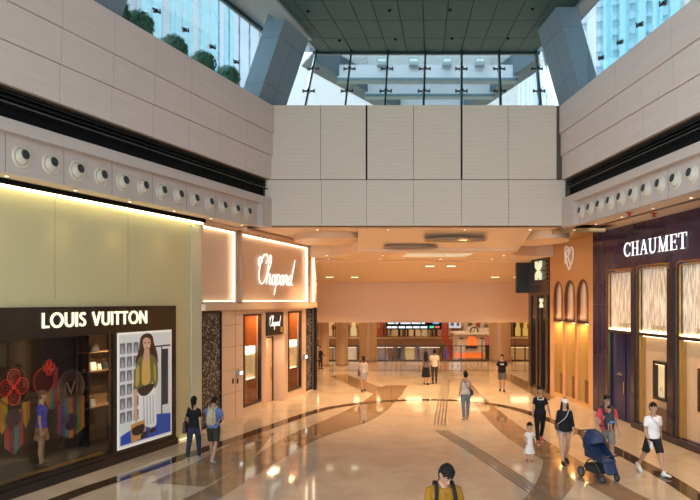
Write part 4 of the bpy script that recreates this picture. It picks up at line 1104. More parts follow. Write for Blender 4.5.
# sprinkler heads on the right soffit
for px, py, lb in ((629.5,212.5,'red sprinkler head on the right soffit, farther one'),(654,213,'red sprinkler head on the right soffit, nearer one')):
    d = F*(Z_SOF-CH)/(HZ-py); p = Vector(((px-CX)/F*d, d, Z_SOF))
    t = thing('sprinkler_head', lb, 'sprinkler', p)
    b = MB(); b.lathe([(.10,0),(.10,-.02),(.04,-.04),(.035,-.09),(0,-.09)], 14); b.build('cap', mat('sprinkler_red',(.55,.03,.02),.4), t)
    b = MB(); b.lathe([(.06,-.10),(.06,-.11),(0,-.11)], 12); b.build('deflector', M_fit, t)
# ================================================================== far part of the mall beyond the passage
M_col = mat('round_column_gold', (.46,.31,.17), .3, var=.02)
M_farw = mat('far_wall_amber', (.42,.26,.14), .5)
M_slab = mat('slab_edge_brown', (.22,.12,.07), .4)
M_lit = emis('lit_shop_warm', (1,.72,.38), 1.3)
mb = MB(); mb.box(-16, 24, 47, 96, -5.0, -4.5); struct('floor_lower', mb, M_floor)
mb = MB(); mb.box(-16, 24, 46.9, 47.0, -5.0, -.5); struct('wall_edge', mb, M_slab)
mb = MB(); mb.box(-14.5, -14, 24, 96, -5, 8); struct('wall_far_left', mb, M_farw)
mb = MB(); mb.box(23, 23.5, 24, 96, -5, 8); struct('wall_far_right', mb, M_farw)
mb = MB(); mb.box(-14.5, 23.5, 42.5, 96.5, 7.6, 8); struct('ceiling_far', mb, M_pc)
mb = MB(); mb.box(-14.5, 23.5, 92, 92.5, -5, 8); struct('wall_far_back', mb, M_farw)
mb = MB(); mb.box(15, 23, 42, 42.5, 0, 8); mb.box(-14, -9.5, 42, 42.5, 0, 2.79); struct('wall_far_side', mb, M_beige)
mb = MB(); mb.box(-14, 23, 42.05, 42.45, 5.30, 7.6); struct('wall_far_upper', mb, M_beige)
mb = MB(); mb.box(14, 14.4, 24.3, 42, 0, 7.1); mb.box(10, 14, 34.2, 34.5, 0, 7.1); struct('wall_passage_right', mb, M_beige)
mb = MB(); mb.box(-14, -2.2, 32.6, 32.9, 0, 7.1); struct('wall_passage_left', mb, M_beige)
# gallery on the far side of the void
YG = 75.0
mb = MB(); mb.box(-14, 23, YG, 92, -.80, .05); gal = struct('floor_gallery', mb, M_slab)
def col(px, base_y, r, label):
    p = floor_pt(px, base_y) 
    t = thing('round_column', label, 'column', p, 0, 'round columns at the edge of the void')
    b = MB(); b.lathe([(r,0.12),(r,7.55)], 36); b.build('shaft', M_col, t)
    b = MB(); b.lathe([(r+.05,0),(r+.05,.12),(r,.13)], 36); b.build('base', mat('col_base',(.25,.15,.08),.3), t)
    b = MB(); b.lathe([(r+.012,3.0),(r+.012,3.06)], 36); b.build('joint_ring', M_slab, t)
col(368, 361.0, .60, 'wide round gold column standing left of the shop displays')
col(342, 365.0, .38, 'round gold column second from the left beyond the passage')
col(324, 366.0, .32, 'round gold column nearest the jeweller corner')
col(500, 361.0, .72, 'thick round gold column at right behind the man in black')
# balustrade at the edge
t = thing('glass_balustrade', 'long glass balustrade with dark rail along the edge of the void', 'railing', (3,46.75,0))
b = MB(); b.box(-14,16,-.01,.01,.04,1.0); b.build('glass_panel', glass('balustrade_glass',(.93,.92,.88),.15), t)
b = MB(); b.box(-14,16,-.03,.03,1.0,1.06); b.build('handrail', M_brn, t)
b = MB(); b.box(-14,16,-.04,.04,0.0,.08); b.build('base_rail', M_brn, t)
for i, px in enumerate((333,385,396,401,419,445,461,482,488,515,525)):
    x = (px-CX)/F*46.75-3; b = MB(); b.box(x-.03,x+.03,-.05,.05,0,1.35 if i%2 else 1.05); b.build('post', M_brn, t)
# lower-level shops beneath the gallery and upper-level shops on it
rnd = random.Random(9)
def X75(px, d=YG): return (px-CX)/F*d
def shopfront(p0, p1, z0, z1, y, label, back, goods, seed):
    x0, x1 = X75(p0,y), X75(p1,y); w = x1-x0; h = z1-z0; r2 = random.Random(seed)
    t = thing('far_shopfront', label, 'shop', ((x0+x1)/2, y, z0))
    b = MB(); b.box(-w/2,w/2,1.4,1.5,0,h); b.build('back_wall', mat('shop_back', back, .5, emit=back, es=.30), t)
    b = MB(); b.box(-w/2,-w/2+.15,0,1.4,0,h); b.box(w/2-.15,w/2,0,1.4,0,h); b.box(-w/2,w/2,0,1.4,h-.2,h); b.build('surround', M_slab, t)
    b = MB(); b.box(-w/2+.2,w/2-.2,.3,.4,h-.28,h-.2); b.build('light_strip', M_lit, t)
    for i in range(goods):
        x = -w/2+w*(i+.5)/goods; c = r2.choice([(.02,.02,.02),(.5,.12,.04),(.6,.45,.2),(.1,.05,.03),(.65,.6,.5),(.3,.2,.05)])
        b = MB(); hh = h*r2.uniform(.45,.75); q = w/goods*.3
        b.lathe([(q*.5,0),(q*.45,hh*.5),(q*.8,hh*.52),(q,hh*.85),(q*.3,hh*.9),(q*.35,hh),(0,hh*1.03)], 10, (x,.8,0)); b.build('display_figure', mat('figure_cloth', c, .6), t)
shopfront(371,395,-4.5,-.82,YG+.3,'dark lower-level shop with clothes on figures, leftmost across the void',(.25,.12,.06),7,1)
shopfront(396,403,-4.5,-.82,YG+.3,'narrow dark lower-level shop beside the bright yellow one',(.05,.04,.04),2,2)
shopfront(404,417,-4.5,-.82,YG+.3,'bright yellow-lit lower-level shop in the middle across the void',(.80,.55,.16),3,3)
shopfront(418,442,-4.5,-.82,YG+.3,'dim lower-level shop behind the couple across the void',(.22,.12,.08),6,4)
shopfront(443,456,-4.5,-.82,YG+.3,'violet-lit lower-level shop left of the white kiosk',(.20,.08,.45),3,5)
shopfront(492,548,-4.5,-.82,YG+.3,'amber lower-level shop right of the white kiosk',(.55,.33,.14),9,6)
shopfront(300,336,-4.5,-.82,YG+.3,'amber lower-level shop at far left across the void',(.55,.30,.14),6,7)
shopfront(337,358,-4.5,-.82,YG+.3,'bright cream lower-level shop between the left columns',(.85,.66,.40),4,8)
shopfront(372,386,.05,3.2,YG+2.5,'red-hung upper gallery shop left of the screen',(.45,.06,.04),3,9)
shopfront(387,404,.05,3.2,YG+2.5,'amber upper gallery shop under the left of the screen',(.60,.38,.18),2,10)
shopfront(405,432,.05,3.2,YG+2.5,'cream-lit upper gallery shop under the right of the screen',(.72,.48,.24),4,11)
shopfront(433,458,.05,3.2,YG+2.5,'dim brown upper gallery shop behind the curved red ribbon',(.35,.18,.10),3,12)
shopfront(459,500,.05,3.2,YG+2.5,'pale upper gallery shop behind the white kiosk',(.5,.36,.24),5,13)
shopfront(512,550,.05,3.2,YG+2.5,'bright yellow upper gallery shop at far right',(.85,.62,.16),5,14)
shopfront(318,336,.05,3.2,YG+2.5,'yellow upper gallery shop between the left columns',(.85,.60,.25),3,15)
shopfront(345,371,.05,3.2,YG+2.5,'bright white and yellow upper gallery shop next to the wide column',(.9,.75,.40),3,16)
t = thing('gallery_railing', 'brown glass railing of the gallery across the void', 'railing', (4,YG-.1,-.75))
b = MB(); b.box(-18,19,0,.05,.0,.72); b.build('fascia', M_slab, t)
b = MB(); b.box(-18,19,-.03,.08,.72,.80); b.build('rail', M_lit if False else mat('rail_cream',(.7,.55,.38),.4), t)
# led screen
xs0, xs1 = X75(385.5), X75(440.5); z0, z1 = at(0,329.5,YG-1).z, at(0,322,YG-1).z
t = thing('led_screen', 'long led board of white headlines hanging above the gallery shops', 'screen', ((xs0+xs1)/2, YG-1, z0))
w = xs1-xs0; h = z1-z0+.4
b = MB(); b.box(-w/2,w/2,.0,.2,0,h); b.build('casing', M_black, t)
b = MB()
for x_ in (-w*.4, 0, w*.4): b.tube([(x_,.1,h),(x_,.1,7.6-z0)], .03, n=6)
b.build('hanger_rod', M_steel, t)
def row(zc, hh, segs, m, name):
    b = MB()
    for a, c in segs: b.box(-w/2+w*a,-w/2+w*c,-.02,0,zc-hh/2,zc+hh/2)
    return b.build(name, m, t)
row(h*.20,.20,[(.02,.10),(.11,.20),(.23,.34),(.36,.47),(.49,.60),(.62,.74)],emis('led_white',(.85,.92,1),1.1),'text_line')
row(h*.58,.20,[(.03,.15),(.17,.22),(.26,.44),(.46,.62),(.64,.70)],emis('led_pale',(.75,.9,1),.9),'text_line')
row(h*.22,.22,[(.78,.86)],emis('led_green',(.1,.8,.45),.8),'text_line')
row(h*.22,.22,[(.88,.96)],emis('led_red',(.9,.15,.12),.8),'text_line')
row(h*.60,.25,[(.84,.95)],emis('led_blue',(.15,.45,.9),.8),'text_line')
# white pop-up kiosk with pediment, clock and orange arch
YK = 60.0; k = YK/F
def KX(px): return (px-472)*k
def KZ(py): return CH-(py-HZ)*k
t = thing('popup_kiosk', 'white pavilion kiosk with clock pediment, orange arch and orange counter', 'kiosk', ((472-CX)*k, YK, -4.5))
M_kw = mat('kiosk_white', (.62,.55,.52), .5); M_or = mat('kiosk_orange', (.80,.17,.03), .5, emit=(1,.22,.04), es=.35)
def kb(name, m, *boxes):
    b = MB()
    for p0,p1,y0,y1,q1,q0 in boxes: b.box(KX(p0),KX(p1),y0,y1,KZ(q1)+4.5,KZ(q0)+4.5)
    return b.build(name, m, t)
kb('body', M_kw, (458,486,.3,3,351,334))
b = MB(); b.box(KX(458),KX(486),.3,3,0,KZ(352)+4.5); b.build('base', M_kw, t)
kb('cornice', mat('kiosk_cornice',(.75,.70,.66),.5), (455,489.5,-.1,3.2,334.5,332.5))
b = MB(); b.prism_y([(KX(466),KZ(332.5)+4.5),(KX(489),KZ(332.5)+4.5),(KX(489),KZ(328)+4.5)]+[(KX(474+6.5*math.cos(R(a))),KZ(331)+4.5+6.5*k*.75*math.sin(R(a))) for a in range(15,181,15)][::1], .2, .9); b.build('pediment', M_kw, t, fix=True)
b = MB(); c = (KX(474.5),.15,KZ(331)+4.5); b.lathe([(.32,0),(.32,.05),(0,.05)], 24, (c[0],.2,c[2]), 'y'); q = b.build('clock_face', mat('clock_white',(.85,.85,.8),.4), t)
b = MB(); b.ring((c[0],.12,c[2]), .33, .04, n=28); b.tube([(c[0],.12,c[2]),(c[0],.12,c[2]+.26)],.025,n=6); b.tube([(c[0],.12,c[2]),(c[0]-.16,.12,c[2]-.1)],.025,n=6); b.build('clock_hands', M_black, q)
b = MB(); b.prism_y([(KX(467.5),KZ(346.5)+4.5),(KX(477.5),KZ(346.5)+4.5)]+[(KX(472.5+5*math.cos(R(a))),KZ(341)+4.5+5*k*math.sin(R(a))) for a in range(0,181,15)], .22, .3); b.build('arch', M_or, t, fix=True)
kb('arch_step', M_black, (466,478,.1,.3,348.2,346.8))
kb('counter', M_or, (455,481.5,-.8,.1,357.3,351.8))
kb('counter_top', M_kw, (454.5,482,-.85,.15,351.8,350.8))
kb('side_poster', mat('poster_pink',(.5,.2,.25),.5), (486.2,491,.1,.2,345,336))
kb('window_label', M_black, (460.5,464,.25,.3,339,338.2), )
kb('window_label', M_black, (481,484.5,.25,.3,339,338.2))
# curved red ribbon sculpture
t = thing('ribbon_sculpture', 'tall curved red and brown ribbon sculpture left of the kiosk', 'sculpture', ((450-CX)/F*64, 64, -4.5))
b = MB(); pts = [(-.4,.0,0),(-.3,0,2.5),(.25,.0,3.3),(-.1,0,4.4),(-.5,0,5.5),(-.35,0,6.9)]
b.tube([tuple(p) for p in catmull(pts,6)], .32, .14, n=12, side=(1,0,0)); b.build('ribbon', mat('ribbon_red',(.40,.08,.04),.4), t)
t = thing('hanging_banner', 'small blue and white square banner hanging above the ribbon sculpture', 'banner', (at(455,324,63).x,63,1.6))
b = MB(); b.box(-.55,.55,0,.05,0,.7); b.build('cloth', mat('banner_glow',(.55,.65,.8),.5,emit=(.5,.65,.9),es=.3), t)  # emission added, as if the banner were a small lit screen
b = MB(); b.box(-.4,-.1,-.01,0,.2,.5); b.box(.15,.4,-.01,0,.2,.5); b.build('print', mat('banner_blue',(.05,.2,.6),.5), t)
# ================================================================== people
M_skin = mat('skin_tan', (.42,.225,.145), .5); M_skin2 = mat('skin_light', (.50,.29,.20), .5)
M_hair = mat('hair_black', (.010,.0075,.006), .6, spec=.18, bump=.9, vscale=70); M_eye = mat('eye_dark', (.015,.01,.01), .3); M_lip = mat('lip', (.35,.12,.10), .5)
M_eyew = mat('eye_white', (.7,.68,.65), .4); M_sole = mat('sole_white', (.7,.68,.64), .6)
_cl = {}
def cloth(c, r=.8):
    if c not in _cl: _cl[c] = mat('cloth', c, r, var=.10, vscale=9, spec=.12)
    return _cl[c]
def remesh(mb, name, m, parent, vox, smooth=3):
    o = mb.build(name, m, None)
    md = o.modifiers.new('r', 'REMESH'); md.mode = 'VOXEL'; md.voxel_size = vox; md.use_smooth_shade = True
    sm = o.modifiers.new('s', 'SMOOTH'); sm.factor = .5; sm.iterations = smooth
    dg = bpy.context.evaluated_depsgraph_get()
    me = bpy.data.meshes.new_from_object(o.evaluated_get(dg)); old = o.data
    o.modifiers.clear(); o.data = me; me.name = name; bpy.data.meshes.remove(old)
    if not me.materials: me.materials.append(m)
    me.polygons.foreach_set('use_smooth', [True]*len(me.polygons))
    if parent: o.parent = parent
    return o

def person(label, pos, heading, H=1.7, sex='m', legs=((0,0),(0,0)), arms=None, lean=0.0, head=(0,0), top=('tee',(.1,.1,.1)), bottom=('pants',(.1,.1,.1)),
           shoes=(.1,.1,.1), hair='short', skin=None, name='person', group=None, kid=0.0, vox=.0085, hair_m=None, cat='person', sit=False, neckline=None, belly=1.0, base_z=None, socks=None):
    """facing local -Y, left = +X. legs: (swing, knee) left,right in degrees; arms: dicts swing, out, elbow, inn"""
    k = H/1.75; skin = skin or M_skin; hm = hair_m or M_hair
    V = lambda x,y,z: Vector((x,y,z))
    f = sex == 'f'
    shx = .150 if f else .178; hipx = .088
    up, lo, ua, fa = .43, .41, .28, .25
    if kid: up, lo, ua, fa = .36, .34, .24, .21; shx = .16; hipx = .08
    hipz = up+lo+.08; tz = hipz-.92          # torso shift
    hs = 1+kid
    # ---- legs
    J = {}
    for sd, (sw, kn) in ((1,legs[0]),(-1,legs[1])):
        a, b = R(sw), R(sw-kn)
        hp = V(sd*hipx, 0, hipz); kp = hp+V(sd*.012, -math.sin(a)*up, -math.cos(a)*up); ap = kp+V(-sd*.012, -math.sin(b)*lo, -math.cos(b)*lo)
        pit = 0.0 if (sw-kn) > -14 else R((sw-kn)*.75)    # heel lifts on the trailing leg
        if sw-kn > 14: pit = R(10)
        fd = V(sd*.10, -math.cos(pit), math.sin(pit)).normalized(); fu = V(0, math.sin(pit), math.cos(pit))
        heel = ap-fu*.055-fd*.055; toe = ap-fu*.062+fd*.165
        J[sd] = dict(hip=hp, knee=kp, ank=ap, fd=fd, fu=fu, heel=heel, toe=toe)
    low = min(min(j['heel'].z, j['toe'].z) for j in J.values())-.026
    if base_z is not None: low = base_z
    dz = -low
    for j in J.values():
        for q in ('hip','knee','ank','heel','toe'): j[q].z += dz
    hz = hipz+dz
    ln = R(lean); cl, sl = math.cos(ln), math.sin(ln)
    def T(x,y,z):    # torso point given at standing height (hip .92) -> leaned and shifted
        z = z+tz+dz; y0, z0 = y, z-hz
        return V(x, y0*cl-z0*sl, hz+y0*sl+z0*cl)
    # ---- head transform
    nb = T(0,.012,1.50); hy, hp_ = R(head[0]), R(head[1])
    Mh = Matrix.Translation(nb) @ Matrix.Rotation(hy,4,'Z') @ Matrix.Rotation(hp_+ln*.5,4,'X') @ Matrix.Scale(hs,4)
    HP = lambda x,y,z: Mh @ V(x,y-.022,z+.135/ (1 if not kid else 1.08))
    # ---- body
    B = MB(); S = (1,0,0)
    def loft(mb, rows, n=16, **kw): mb.tube([r[0] for r in rows], [r[1] for r in rows], [r[2] for r in rows], n=n, side=S, rounded=True, **kw)
    def torso_rows(g=0.0, z0=.86, z1=1.47, hem=0.0):
        rows = [(.86,.135,.095,0),(.92,.168 if f else .160,.112,.005),(.98,.160 if f else .155,.108,.0),(1.06,.128 if f else .140,.092,-.004),(1.14,.124 if f else .142,.092,-.006),(1.23,.140 if f else .158,.108 if f else .106,-.012),(1.31,.150 if f else .170,.112,-.008),(1.37,.148 if f else .170,.096,.004),(1.42,.108 if f else .122,.075,.010),(1.47,.072,.060,.012)]
        if kid: rows = [(z, rx*.98, ry*1.1, y) for z,rx,ry,y in rows]
        out = []
        for z,rx,ry,y in rows:
            if z < z0-.001 or z > z1+.001: continue
            ff = hem*max(0,(1.08-z)/.2)
            bl = belly if .95 < z < 1.25 else 1
            out.append((T(0,y*(1 if bl == 1 else .6)-(bl-1)*.04,z), rx*(1+(bl-1)*.6)+g+ff, ry*bl+g+ff))
        return out
    loft(B, torso_rows())
    loft(B, [(T(0,.012,1.43),.062,.058),(T(0,.008,1.49),.050 if f else .056,.052 if f else .058),(HP(0,.016,-.06),.050*hs**.5,.054*hs**.5)], 12)
    hr = [(-.118,.024,.026,-.050),(-.10,.040,.050,-.036),(-.065,.056,.078,-.018),(-.02,.066,.090,-.006),(.02,.071,.096,0),(.06,.071,.095,.003),(.09,.059,.080,.004),(.108,.038,.052,.004)]
    n = 18; mbp = [HP(0,y,z) for z,_,_,y in hr]; X_ = (Mh.to_3x3() @ V(1,0,0)).normalized()
    B.tube(mbp, [r[1]*hs for r in hr], [r[2]*hs for r in hr], n=n, side=X_, rounded=True)
    B.tube([HP(0,-.090,.016),HP(0,-.102,-.006),HP(0,-.112,-.030)], [.008*hs,.011*hs,.014*hs], n=8, rounded=True)     # nose
    B.tube([HP(-.04,-.083,.035),HP(0,-.094,.034),HP(.04,-.083,.035)], .009*hs, n=6, rounded=True)                     # brow
    B.tube([HP(-.020,-.094,-.060),HP(0,-.102,-.058),HP(.020,-.094,-.060)], .009*hs, n=6, rounded=True)                # lips
    for sd in (1,-1):
        B.tube([HP(sd*.070,.012,.022),HP(sd*.080,.02,.012),HP(sd*.078,.018,-.012),HP(sd*.070,.006,-.030)], [.010*hs,.013*hs,.012*hs,.008*hs], n=6, rounded=True)
    for sd, j in J.items():
        h, kk, a = j['hip'], j['knee'], j['ank']
        P_ = [h+V(0,0,.03), h.lerp(kk,.25), h.lerp(kk,.6), kk.lerp(h,.08), kk, kk.lerp(a,.25)+V(0,.016,0), kk.lerp(a,.5)+V(0,.010,0), kk.lerp(a,.8), a]
        rr = [.088,.084,.068,.056,.052,.055,.048,.036,.035]
        if kid: rr = [q*1.08 for q in rr]
        B.tube(P_, rr, n=12, rounded=True)
        hl, to, fu, fd = j['heel'], j['toe'], j['fu'], j['fd']
        B.tube([hl+fu*.012, hl+fd*.07+fu*.018, hl+fd*.15+fu*.006, to+fu*.0], [.030,.036,.040,.030], [.030,.032,.022,.014], n=10, side=V(1,0,0), rounded=True)
        B.tube([a, hl+fd*.04+fu*.02], [.036,.034], n=8, rounded=True)
    A = {}
    arms = arms or {}
    for sd, key in ((1,'l'),(-1,'r')):
        q = dict(sw=0, out=9, el=12, inn=0); q.update(arms.get(key, {}))
        sp = T(sd*shx, .006, 1.378)
        a, c = R(q['sw']), R(q['out']); e = R(q['sw']+q['el']); i_ = R(q['inn'])
        ud = V(sd*math.sin(c), -math.sin(a)*math.cos(c), -math.cos(a)*math.cos(c))
        fdv = V(sd*(math.sin(c)*.6)-sd*math.sin(i_), -math.sin(e)*math.cos(i_), -math.cos(e)*math.cos(i_)).normalized()
        el = sp+ud*ua; wr = el+fdv*fa
        A[sd] = (sp, el, wr, fdv)
        g = .92 if f else 1.0
        B.tube([T(sd*.08,.008,1.420), sp, sp.lerp(el,.3), sp.lerp(el,.7), el, el.lerp(wr,.25), el.lerp(wr,.6), wr], [v*g for v in (.046,.053,.047,.041,.037,.039,.033,.025)], n=10, rounded=True)
        # hand
        w = V(0,-1,0) if abs(fdv.y) < .8 else V(0,0,1)
        w = (w-fdv*w.dot(fdv)).normalized(); pn = fdv.cross(w); 
        if pn.x*sd > 0: pn = -pn
        if abs(fdv.y) >= .8: w = (V(-sd,0,.3)-fdv*V(-sd,0,.3).dot(fdv)).normalized(); pn = V(0,0,-1)-fdv*V(0,0,-1).dot(fdv); pn.normalize()
        hk = .85 if f else 1.0
        if kid: hk *= .95
        B.tube([wr, wr+fdv*.03*hk, wr+fdv*.065*hk, wr+fdv*.085*hk], [.024,.034*hk,.040*hk,.038*hk], [.018,.014,.014,.012], n=10, side=w, rounded=True)
        for fi, (of, l) in enumerate(((.032,.066),(.0108,.074),(-.0108,.070),(-.032,.056))):
            p0 = wr+fdv*.075*hk+w*of*hk; cu = R(14+6*fi)
            d1 = fdv*math.cos(cu)+pn*math.sin(cu); d2 = fdv*math.cos(cu*2.4)+pn*math.sin(cu*2.4); d3 = fdv*math.cos(cu*3.6)+pn*math.sin(cu*3.6)
            p1 = p0+d1*l*.5*hk; p2 = p1+d2*l*.32*hk; p3 = p2+d3*l*.22*hk
            B.tube([p0,p1,p2,p3], [.0095*hk,.009*hk,.008*hk,.0072*hk], n=6, rounded=True)
        t0 = wr+fdv*.022*hk+w*.022*hk; t1 = t0+(fdv*.6+w*.7+pn*.25).normalized()*.034*hk; t2 = t1+(fdv*.9+w*.25+pn*.35).normalized()*.03*hk
        B.tube([t0,t1,t2], [.012*hk,.011*hk,.009*hk], n=6, rounded=True)
    Sc = Matrix.Scale(k,4)
    t = thing(name, label, cat, pos, heading, group)
    body = remesh(B.xf(Sc), 'body', skin, t, vox*k)
    def G(mb, nm, c, v=.010, sm=4): return remesh(mb.xf(Sc), nm, c if isinstance(c, bpy.types.Material) else cloth(c), t, v*k, sm)
    # ---- clothes
    tk, tc = top[0], top[1]; hemz = top[2] if len(top) > 2 else .93
    C_ = MB()
    if tk in ('tee','long','tank','dress','shirt','loose'):
        z0 = .86 if hemz < .9 else .92
        rows = torso_rows(.016 if tk != 'loose' else .026, z0, 1.45 if tk != 'tank' else 1.38, .012 if tk not in ('dress',) else .0)
        if tk == 'dress':
            b0 = rows[0][0]; rows = rows[1:]
            rows = [(T(0,.0,.52),.25,.22),(T(0,.0,.70),.20,.17),(T(0,0,.90),.165,.135)]+rows[1:]
        C_.tube([r[0] for r in rows], [r[1] for r in rows], [r[2] for r in rows], n=20, side=S)
        for sd, (sp, el, wr, fdv) in A.items():
            if tk == 'tank': C_.tube([T(sd*.07,-.08,1.33), T(sd*.085,-.035,1.42), T(sd*.085,.045,1.43), T(sd*.075,.09,1.34)], .022, n=8, rounded=True); continue
            e_ = {'tee':.62,'dress':.5,'loose':1.0}.get(tk, 1.0)
            pts = [T(sd*.07,.008,1.422), sp+V(0,0,.004), sp.lerp(el,.35), sp.lerp(el,e_)]; rr = [.048,.063 if not f else .057,.064 if not f else .056,.062 if not f else .055]
            if tk in ('long','shirt','loose'):
                fr_ = .9 if tk == 'long' else .12 if tk == 'shirt' else .45
                pts = [T(sd*.07,.008,1.422), sp+V(0,0,.004), sp.lerp(el,.35), el, el.lerp(wr,fr_)]; rr = [.048,.063,.060,.052,.044 if tk == 'long' else .056 if tk == 'shirt' else .062]
            C_.tube(pts, rr, n=12)
        G(C_, {'tank':'top','dress':'dress'}.get(tk,'shirt'), tc)
    bk, bc = bottom[0], bottom[1]
    D = MB()
    if bk in ('pants','shorts','minishorts'):
        rows = torso_rows(.014, .86, 1.0); D.tube([r[0] for r in rows], [r[1] for r in rows], [r[2] for r in rows], n=18, side=S, rounded=True)
        for sd, j in J.items():
            h, kk, a = j['hip'], j['knee'], j['ank']
            if bk == 'pants':
                D.tube([h+V(0,0,.04), h.lerp(kk,.25), h.lerp(kk,.65), kk, kk.lerp(a,.4)+V(0,.008,0), kk.lerp(a,.95)], [.100,.098,.082,.068,.064,.054], n=12)
            else:
                e_ = .86 if bk == 'shorts' else .22
                D.tube([h+V(0,0,.04), h.lerp(kk,e_*.5), h.lerp(kk,e_)], [.100,.100,.094 if bk == 'shorts' else .104], n=12)
        G(D, 'shorts' if 'shorts' in bk else 'trousers', bc)
    elif bk in ('skirt','midi'):
        zl = .62 if bk == 'skirt' else .40
        rows = [(T(0,0,zl),.20 if bk == 'skirt' else .24,.17 if bk == 'skirt' else .20),(T(0,0,.80),.19,.145),(T(0,0,.92),.178,.125),(T(0,0,1.03),.142,.105)]
        D.tube([r[0] for r in rows], [r[1] for r in rows], [r[2] for r in rows], n=22, side=S); G(D, 'skirt', bc)
    if shoes:
        for sd, j in J.items():
            hl, to, fu, fd = j['heel'], j['toe'], j['fu'], j['fd']
            E_ = MB(); E_.tube([hl+fu*.020-fd*.004, hl+fd*.06+fu*.026, hl+fd*.15+fu*.010, to+fu*.004+fd*.006], [.040,.044,.050,.040], [.040,.044,.030,.022], n=12, side=V(1,0,0), rounded=True)
            sh = G(E_, 'shoe', shoes, .008, 2)
            E_ = MB(); E_.tube([hl-fu*.014-fd*.012, hl+fd*.07-fu*.014, hl+fd*.16-fu*.012, to-fu*.012+fd*.022], [.034,.040,.047,.034], .011, n=10, side=V(1,0,0), rounded=True)
            E_.xf(Sc).build('sole', M_sole if sum(shoes) > .25 else M_hair, sh)
            if socks:
                E_ = MB(); E_.tube([j['ank']+fu*.05, j['ank']-fu*.02], [.042,.044], n=10); E_.xf(Sc).build('sock', cloth(socks), t)
    # ---- face
    for sd in (1,-1):
        e = MB(); c = HP(sd*.031,-.083,.014); e.ell(c, .013*hs, .009*hs, .0085*hs, 10, 8); eo = e.xf(Sc).build('eye', M_eyew, t)
        e = MB(); c = HP(sd*.031,-.0915,.014); e.ell(c, .0068*hs, .0038*hs, .0068*hs, 8, 6); e.xf(Sc).build('iris', M_eye, eo)
        e = MB(); e.tube([HP(sd*.016,-.100,.040),HP(sd*.032,-.098,.045),HP(sd*.048,-.086,.040)], .0045*hs, n=5, rounded=True); e.xf(Sc).build('eyebrow', hm, t)
    e = MB(); e.tube([HP(-.022,-.100,-.059),HP(0,-.110,-.058),HP(.022,-.100,-.059)], [.004,.0065,.004], n=6, rounded=True); e.xf(Sc).build('mouth', M_lip, t)
    # ---- hair
    if hair:
        hb = MB(); hb.ell((0,0,0), 1, 1, 1, 48, 28); vs = []
        for x,y,z in hb.v:
            p = V(x*.089, y*.116+.008, z*.140+.010)
            face = y < -.30+max(0,abs(x)-.55)*1.6 and z < .27+.09*math.sin(x*11+1.0)
            nape = z < (-.62 if hair not in ('long','pony','bun') else -.72)
            if face: p = V(x*.060, y*.072, z*.095)
            elif nape: p = V(x*.045, y*.06+.01, z*.085)
            else:
                jit = 1+.035*math.sin(x*23+z*17)*math.sin(y*19)+.03*math.sin(math.atan2(y,x)*17)*(1-abs(z))
                p = V(p.x*jit, p.y*jit, p.z*(1.0 if z > .4 else 1)*jit)
            if hair == 'buzz': p *= .97
            if hair == 'full' and not face and not nape: p = V(p.x*1.10, p.y*1.07-.004, p.z*1.05*(1+.05*math.sin(x*31+y*27)))
            vs.append(HP(*p))
        hb.v = [tuple(q) for q in vs]
        ho = hb.xf(Sc).build('hair', hm, t)
        ex = MB()
        if hair == 'pony':
            ex.tube([HP(0,.10,.05),HP(0,.145,.03),HP(0,.150,-.05),HP(0,.125,-.14),HP(0,.11,-.22)], [.025,.036,.036,.028,.010], n=10, rounded=True); ex.xf(Sc).build('ponytail', hm, ho)
        if hair == 'bun':
            c = HP(0,.125,.05); ex.ell(c, .042*hs, .040*hs, .042*hs, 12, 10); ex.xf(Sc).build('bun', hm, ho)
        if hair == 'long':
            ex.tube([HP(0,.045,.05),HP(0,.062,-.06),HP(0,.075,-.16),T(0,.115,1.36),T(0,.125,1.25)], [.082,.092,.10,.11,.07], [.052,.052,.045,.035,.02], n=16, side=S, rounded=True)
            for sd in (1,-1): ex.tube([HP(sd*.066,-.01,.04),HP(sd*.078,-.015,-.06),HP(sd*.085,-.025,-.15),T(sd*.085,-.085,1.33)], [.022,.030,.030,.012], n=8, rounded=True)
            ex.xf(Sc).build('long_locks', hm, ho)
    info = dict(t=t, T=lambda x,y,z: T(x,y,z)*k, A={s:[p*k for p in a[:3]] for s,a in A.items()}, HP=lambda x,y,z: HP(x,y,z)*k, k=k, J=J, Sc=Sc, pos=Vector(pos), rot=heading, fd={s:a[3] for s,a in A.items()})
    return info
def own(info, local):     # local point of a person -> world
    return info['pos']+Matrix.Rotation(info['rot'],3,'Z') @ Vector(local)
def accessory(info, name, label, cat, group=None):
    return thing(name, label, cat, info['pos'], info['rot'], group)
def head_to(dx, dy): return math.atan2(dx, -dy)
def strap(mb, pts, w=.02, th=.006, n=6): mb.tube([tuple(p) for p in catmull(pts, 5)], w, th, n=8, side=(1,0,0))

# 1 woman in black walking away by the poster
away = head_to(.36,.93)
i = person('person in black top and dark jeans walking away beside the poster, with tied hair', floor_pt(194,461), head_to(.12,1), 1.65, 'f', ((-15,10),(14,3)), dict(l=dict(sw=12,out=8,el=16), r=dict(sw=-14,out=10,el=10)), top=('tee',(.015,.014,.016),.92), bottom=('pants',(.03,.035,.06)), shoes=(.28,.26,.25), hair='pony')
t = accessory(i, 'shoulder_bag', 'dark maroon bag at the left side of the person in black beside the poster', 'bag')
p = i['T'](.235,.03,.95); b = MB(); b.hexa([(p.x-.05,p.y-.13,p.z-.17),(p.x+.05,p.y-.13,p.z-.17),(p.x+.05,p.y+.13,p.z-.17),(p.x-.05,p.y+.13,p.z-.17),(p.x-.03,p.y-.11,p.z+.12),(p.x+.03,p.y-.11,p.z+.12),(p.x+.03,p.y+.11,p.z+.12),(p.x-.03,p.y+.11,p.z+.12)]); b.build('body', mat('bag_maroon',(.05,.015,.018),.5), t, bevel=.015)
